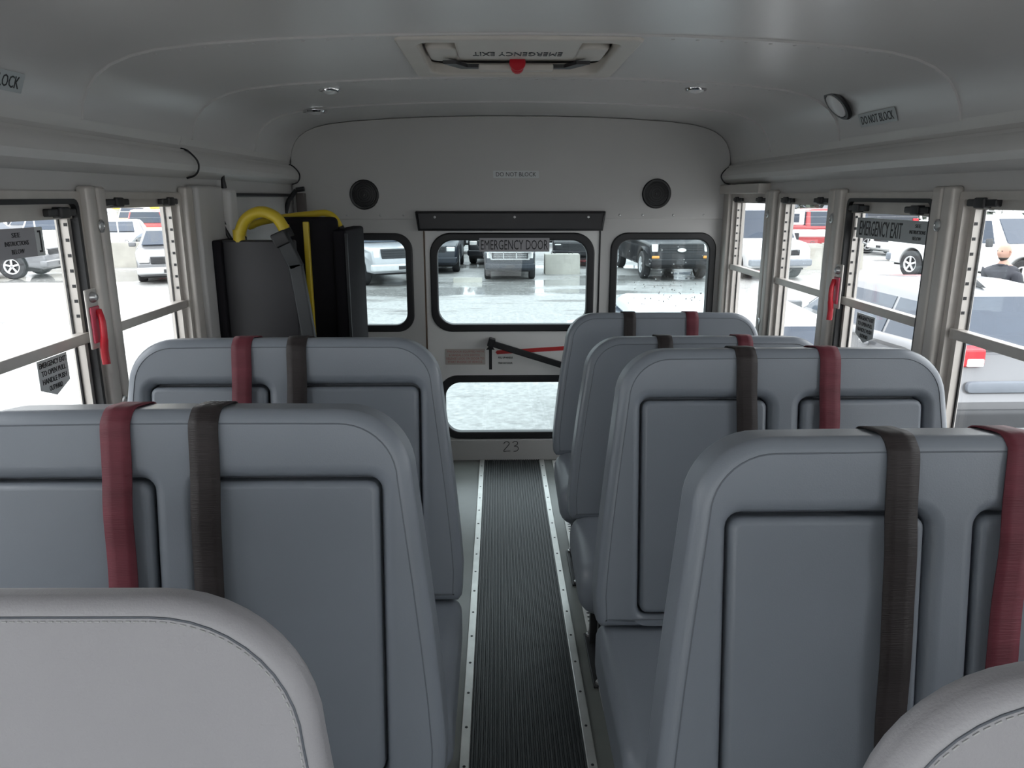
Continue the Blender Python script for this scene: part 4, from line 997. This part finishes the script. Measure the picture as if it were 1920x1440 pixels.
# yellow building far left, dark long building far right
yb = thing('yellow_building', 'yellow building far beyond the parked cars on the left', 'building', (-43.0, 92, G), .45)
M_yb = mat('yellow_wall', (.80, .56, .10), .7, noise=.05)
mb = MB(); box(mb, -2.6, 2.6, -4, 4, 1.0, 7, .05); mb.obj('wall', M_yb, yb); mb = MB(); box(mb, -2.6, 2.6, -4, 4, 0, 1.0, .05); mb.obj('plinth', M_con, yb)
mb = MB(); box(mb, 2.6, 3.2, -4, 4, 0, 7.4, .05); mb.obj('corner_pier', M_trim, yb); mb = MB(); box(mb, -2.9, 3.3, -4.3, 4.3, 7, 7.5, .05); mb.obj('roof', M_con, yb)
bg = thing('warehouse', 'long low grey warehouse along the back of the yard', 'building', (5, 110, G)); M_wh = mat('warehouse_wall', (.20, .21, .22), .7, noise=.1)
mb = MB(); box(mb, -34, 62, 0, 10, 0, 6, .05); mb.obj('wall', M_wh, bg); mb = MB(); box(mb, -34.5, 62.5, -.5, 10.5, 6, 6.6, .05); mb.obj('roof', M_con, bg)
for k in range(8):
    mb = MB(); box(mb, -28 + k * 11, -23 + k * 11, -.08, .02, 0, 3.6, .02); mb.obj('loading_door', M_bump, bg)
# trees behind the right side
M_leaf = mat('dull_evergreen', (.06, .075, .06), .8, noise=.5, nscale=1.2); M_bark = mat('bark', (.10, .08, .07), .8, noise=.2)
def tree(label, x, y, h, sd):
    r = thing('tree', label, 'tree', (x, y, G), 0, 'trees at the back of the yard'); rd = random.Random(sd)
    mb = MB(); tube(mb, [(0, 0, 0), (.05, 0, h * .5), (0, .1, h * .9)], [.22, .15, .05], 8); mb.obj('trunk', M_bark, r)
    mb = MB()
    for q in range(420):
        a = rd.uniform(0, 2 * PI); zz = rd.uniform(.12, 1); rad = h * .36 * (1.1 - zz) ** .6 * rd.uniform(.4, 1)
        c = Vector((rad * math.cos(a), rad * math.sin(a), zz * h)); s = rd.uniform(.25, .6)
        d1 = Vector((rd.uniform(-1, 1), rd.uniform(-1, 1), rd.uniform(-1, 1))).normalized(); d2 = d1.orthogonal().normalized()
        mb.add([c + d1 * s, c + d2 * s * .6, c - d1 * s, c - d2 * s * .6], [(0, 1, 2, 3)])
    o = mb.obj('foliage', M_leaf, r); return r
for i, (x, y, h) in enumerate(((17, 52, 6), (22.5, 54, 6.5), (28, 52.5, 6), (33.5, 54, 6.5), (39, 53, 6))): tree('dark bushy tree at the back right, %s from the utility pole' % ('nearest', 'second', 'third', 'fourth', 'fifth')[i], x, y, h, i)

# ------------------------------------------------------------------ the man outside
pr_ = thing('person', 'man in a dark jacket looking left, standing beyond the grey crossover', 'person', (6.90, 10.25, G), math.radians(20))
M_skin = mat('skin', (.42, .25, .19), .55, noise=.08); M_jack = mat('dark_jacket', (.030, .032, .042), .75, noise=.15); M_hair = mat('short_dark_hair', (.03, .022, .018), .7, noise=.2); M_pant = mat('dark_trousers', (.035, .035, .04), .8, noise=.15)
def skinned(name, verts, edges, radii, m, root_i=0, sub=2):
    me = bpy.data.meshes.new(name); me.from_pydata(verts, edges, []); me.update()
    o = link('tmp', me); md = o.modifiers.new('s', 'SKIN')
    if not me.skin_vertices: me.skin_vertices.new()
    for i, r in enumerate(radii): me.skin_vertices[0].data[i].radius = r if isinstance(r, tuple) else (r, r)
    me.skin_vertices[0].data[root_i].use_root = True
    ms = o.modifiers.new('b', 'SUBSURF'); ms.levels = sub; ms.render_levels = sub
    dg = bpy.context.evaluated_depsgraph_get(); me2 = bpy.data.meshes.new_from_object(o.evaluated_get(dg)); bpy.data.objects.remove(o)
    me2.name = name; me2.materials.clear(); me2.materials.append(m)
    for p in me2.polygons: p.use_smooth = True
    return link(name, me2, pr_)
# local frame: faces -x (left in the picture)
vs = [(0, 0, .95), (0, 0, 1.12), (0, 0, 1.30), (0, 0, 1.42), (-.01, 0, 1.50), (-.02, 0, 1.58),
      (0, -.19, 1.40), (.03, -.25, 1.16), (-.10, -.23, .98), (-.15, -.22, .93), (0, .19, 1.40), (.04, .25, 1.16), (-.10, .22, .98), (-.15, .21, .93),
      (0, -.10, .90), (-.03, -.11, .50), (.02, -.12, .09), (-.10, -.13, .04), (0, .10, .90), (-.03, .11, .50), (.02, .12, .09), (-.10, .13, .04)]
ed = [(0, 1), (1, 2), (2, 3), (3, 4), (4, 5), (3, 6), (6, 7), (7, 8), (8, 9), (3, 10), (10, 11), (11, 12), (12, 13), (0, 14), (14, 15), (15, 16), (16, 17), (0, 18), (18, 19), (19, 20), (20, 21)]
ra = [(.13, .17), (.13, .17), (.14, .19), (.11, .15), .065, .06, .085, .065, .05, .042, .085, .065, .05, .042, .095, .072, .055, .045, .095, .072, .055, .045]
body = skinned('body', vs, ed, ra, M_jack)
body.data.materials.append(M_pant); body.data.materials.append(M_skin)
for p in body.data.polygons:
    c = p.center
    if c.z < .88 and abs(c.y) < .2: p.material_index = 1
    if c.z > 1.50: p.material_index = 2
# head: shaped lathe-like ellipsoid with nose, ears, beard
mb = MB(); V_ = []; F_ = []; nu, nv = 20, 16
for i in range(nv + 1):
    t = PI * i / nv
    for j in range(nu):
        a = 2 * PI * j / nu; x = math.sin(t) * math.cos(a); y = math.sin(t) * math.sin(a); z = math.cos(t)
        px, py, pz = x * .100, y * .076, z * .125
        if z < -.2: px *= 1 - .22 * (-z - .2) if x > 0 else 1; py *= 1 - .25 * (-z - .2)
        if x < -.85 and abs(z + .05) < .28 and abs(y) < .35: px -= .022 * (1 - abs(z + .05) / .28)
        V_.append((px - .03, py, pz + 1.665))
for i in range(nv):
    for j in range(nu): F_.append((i * nu + j, i * nu + (j + 1) % nu, (i + 1) * nu + (j + 1) % nu, (i + 1) * nu + j))
mb.add(V_, F_); hd = mb.obj('head', M_skin, pr_, 80); hd.data.materials.append(M_hair)
for p in hd.data.polygons:
    c = p.center
    if (c.z < 1.60 and c.x < .02) or (c.z > 1.70 and c.x > .015 and c.z < 1.76): p.material_index = 1
for s in (-1, 1):
    mb = MB(); tube(mb, [(-.025, s * .076, 1.64), (-.015, s * .084, 1.675), (-.03, s * .078, 1.69)], [.010, .014, .008], 6); mb.obj('ear', M_skin, hd)
    mb = MB(); lathe(mb, [(0, -.008), (.008, -.004), (.008, .004), (0, .008)], 8, Matrix.Translation((-.122, s * .032, 1.685))); mb.obj('eye', M_hair, hd)
    # hands: palm with five fingers
    mb = MB(); obox(mb, frame((-.185, s * .215, .90), (-.7, 0, -.7), (0, 1, 0)), .085, .075, .028, .012)
    for q in range(4):
        y = s * .215 + (q - 1.5) * .018; mb2 = [(-.212, y, .873), (-.238, y, .852), (-.245, y, .825), (-.235, y, .806)]; tube(mb, mb2, [.009, .0085, .008, .006], 6)
    tube(mb, [(-.175, s * .18, .895), (-.205, s * .165, .88), (-.225, s * .168, .858)], [.010, .009, .007], 6)
    mb.custom = False; mb.obj('hand', M_skin, pr_)
mb = MB(); tube(mb, [(.055 * math.cos(2 * PI * k / 16) - .012, .062 * math.sin(2 * PI * k / 16), 1.495) for k in range(16)], .018, 8, True); mb.obj('collar', M_jack, pr_)
# hi-vis vest corner of a second man is only a sliver: an upright sleeve stands in for it
bo = thing('vest_stand_in', 'yellow green upright standing in for the hi-vis vest of a second man', 'vest_stand_in', (7.55, 9.9, G)); mb = MB(); lathe(mb, [(.09, 0), (.09, 1.38), (.07, 1.42), (0, 1.44)], 16); mb.obj('sleeve', mat('hi_vis', (.55, .75, .10), .5, noise=.05), bo); mb = MB(); lathe(mb, [(.16, 0), (.16, .05), (.1, .07)], 16); mb.obj('foot', M_trim, bo)
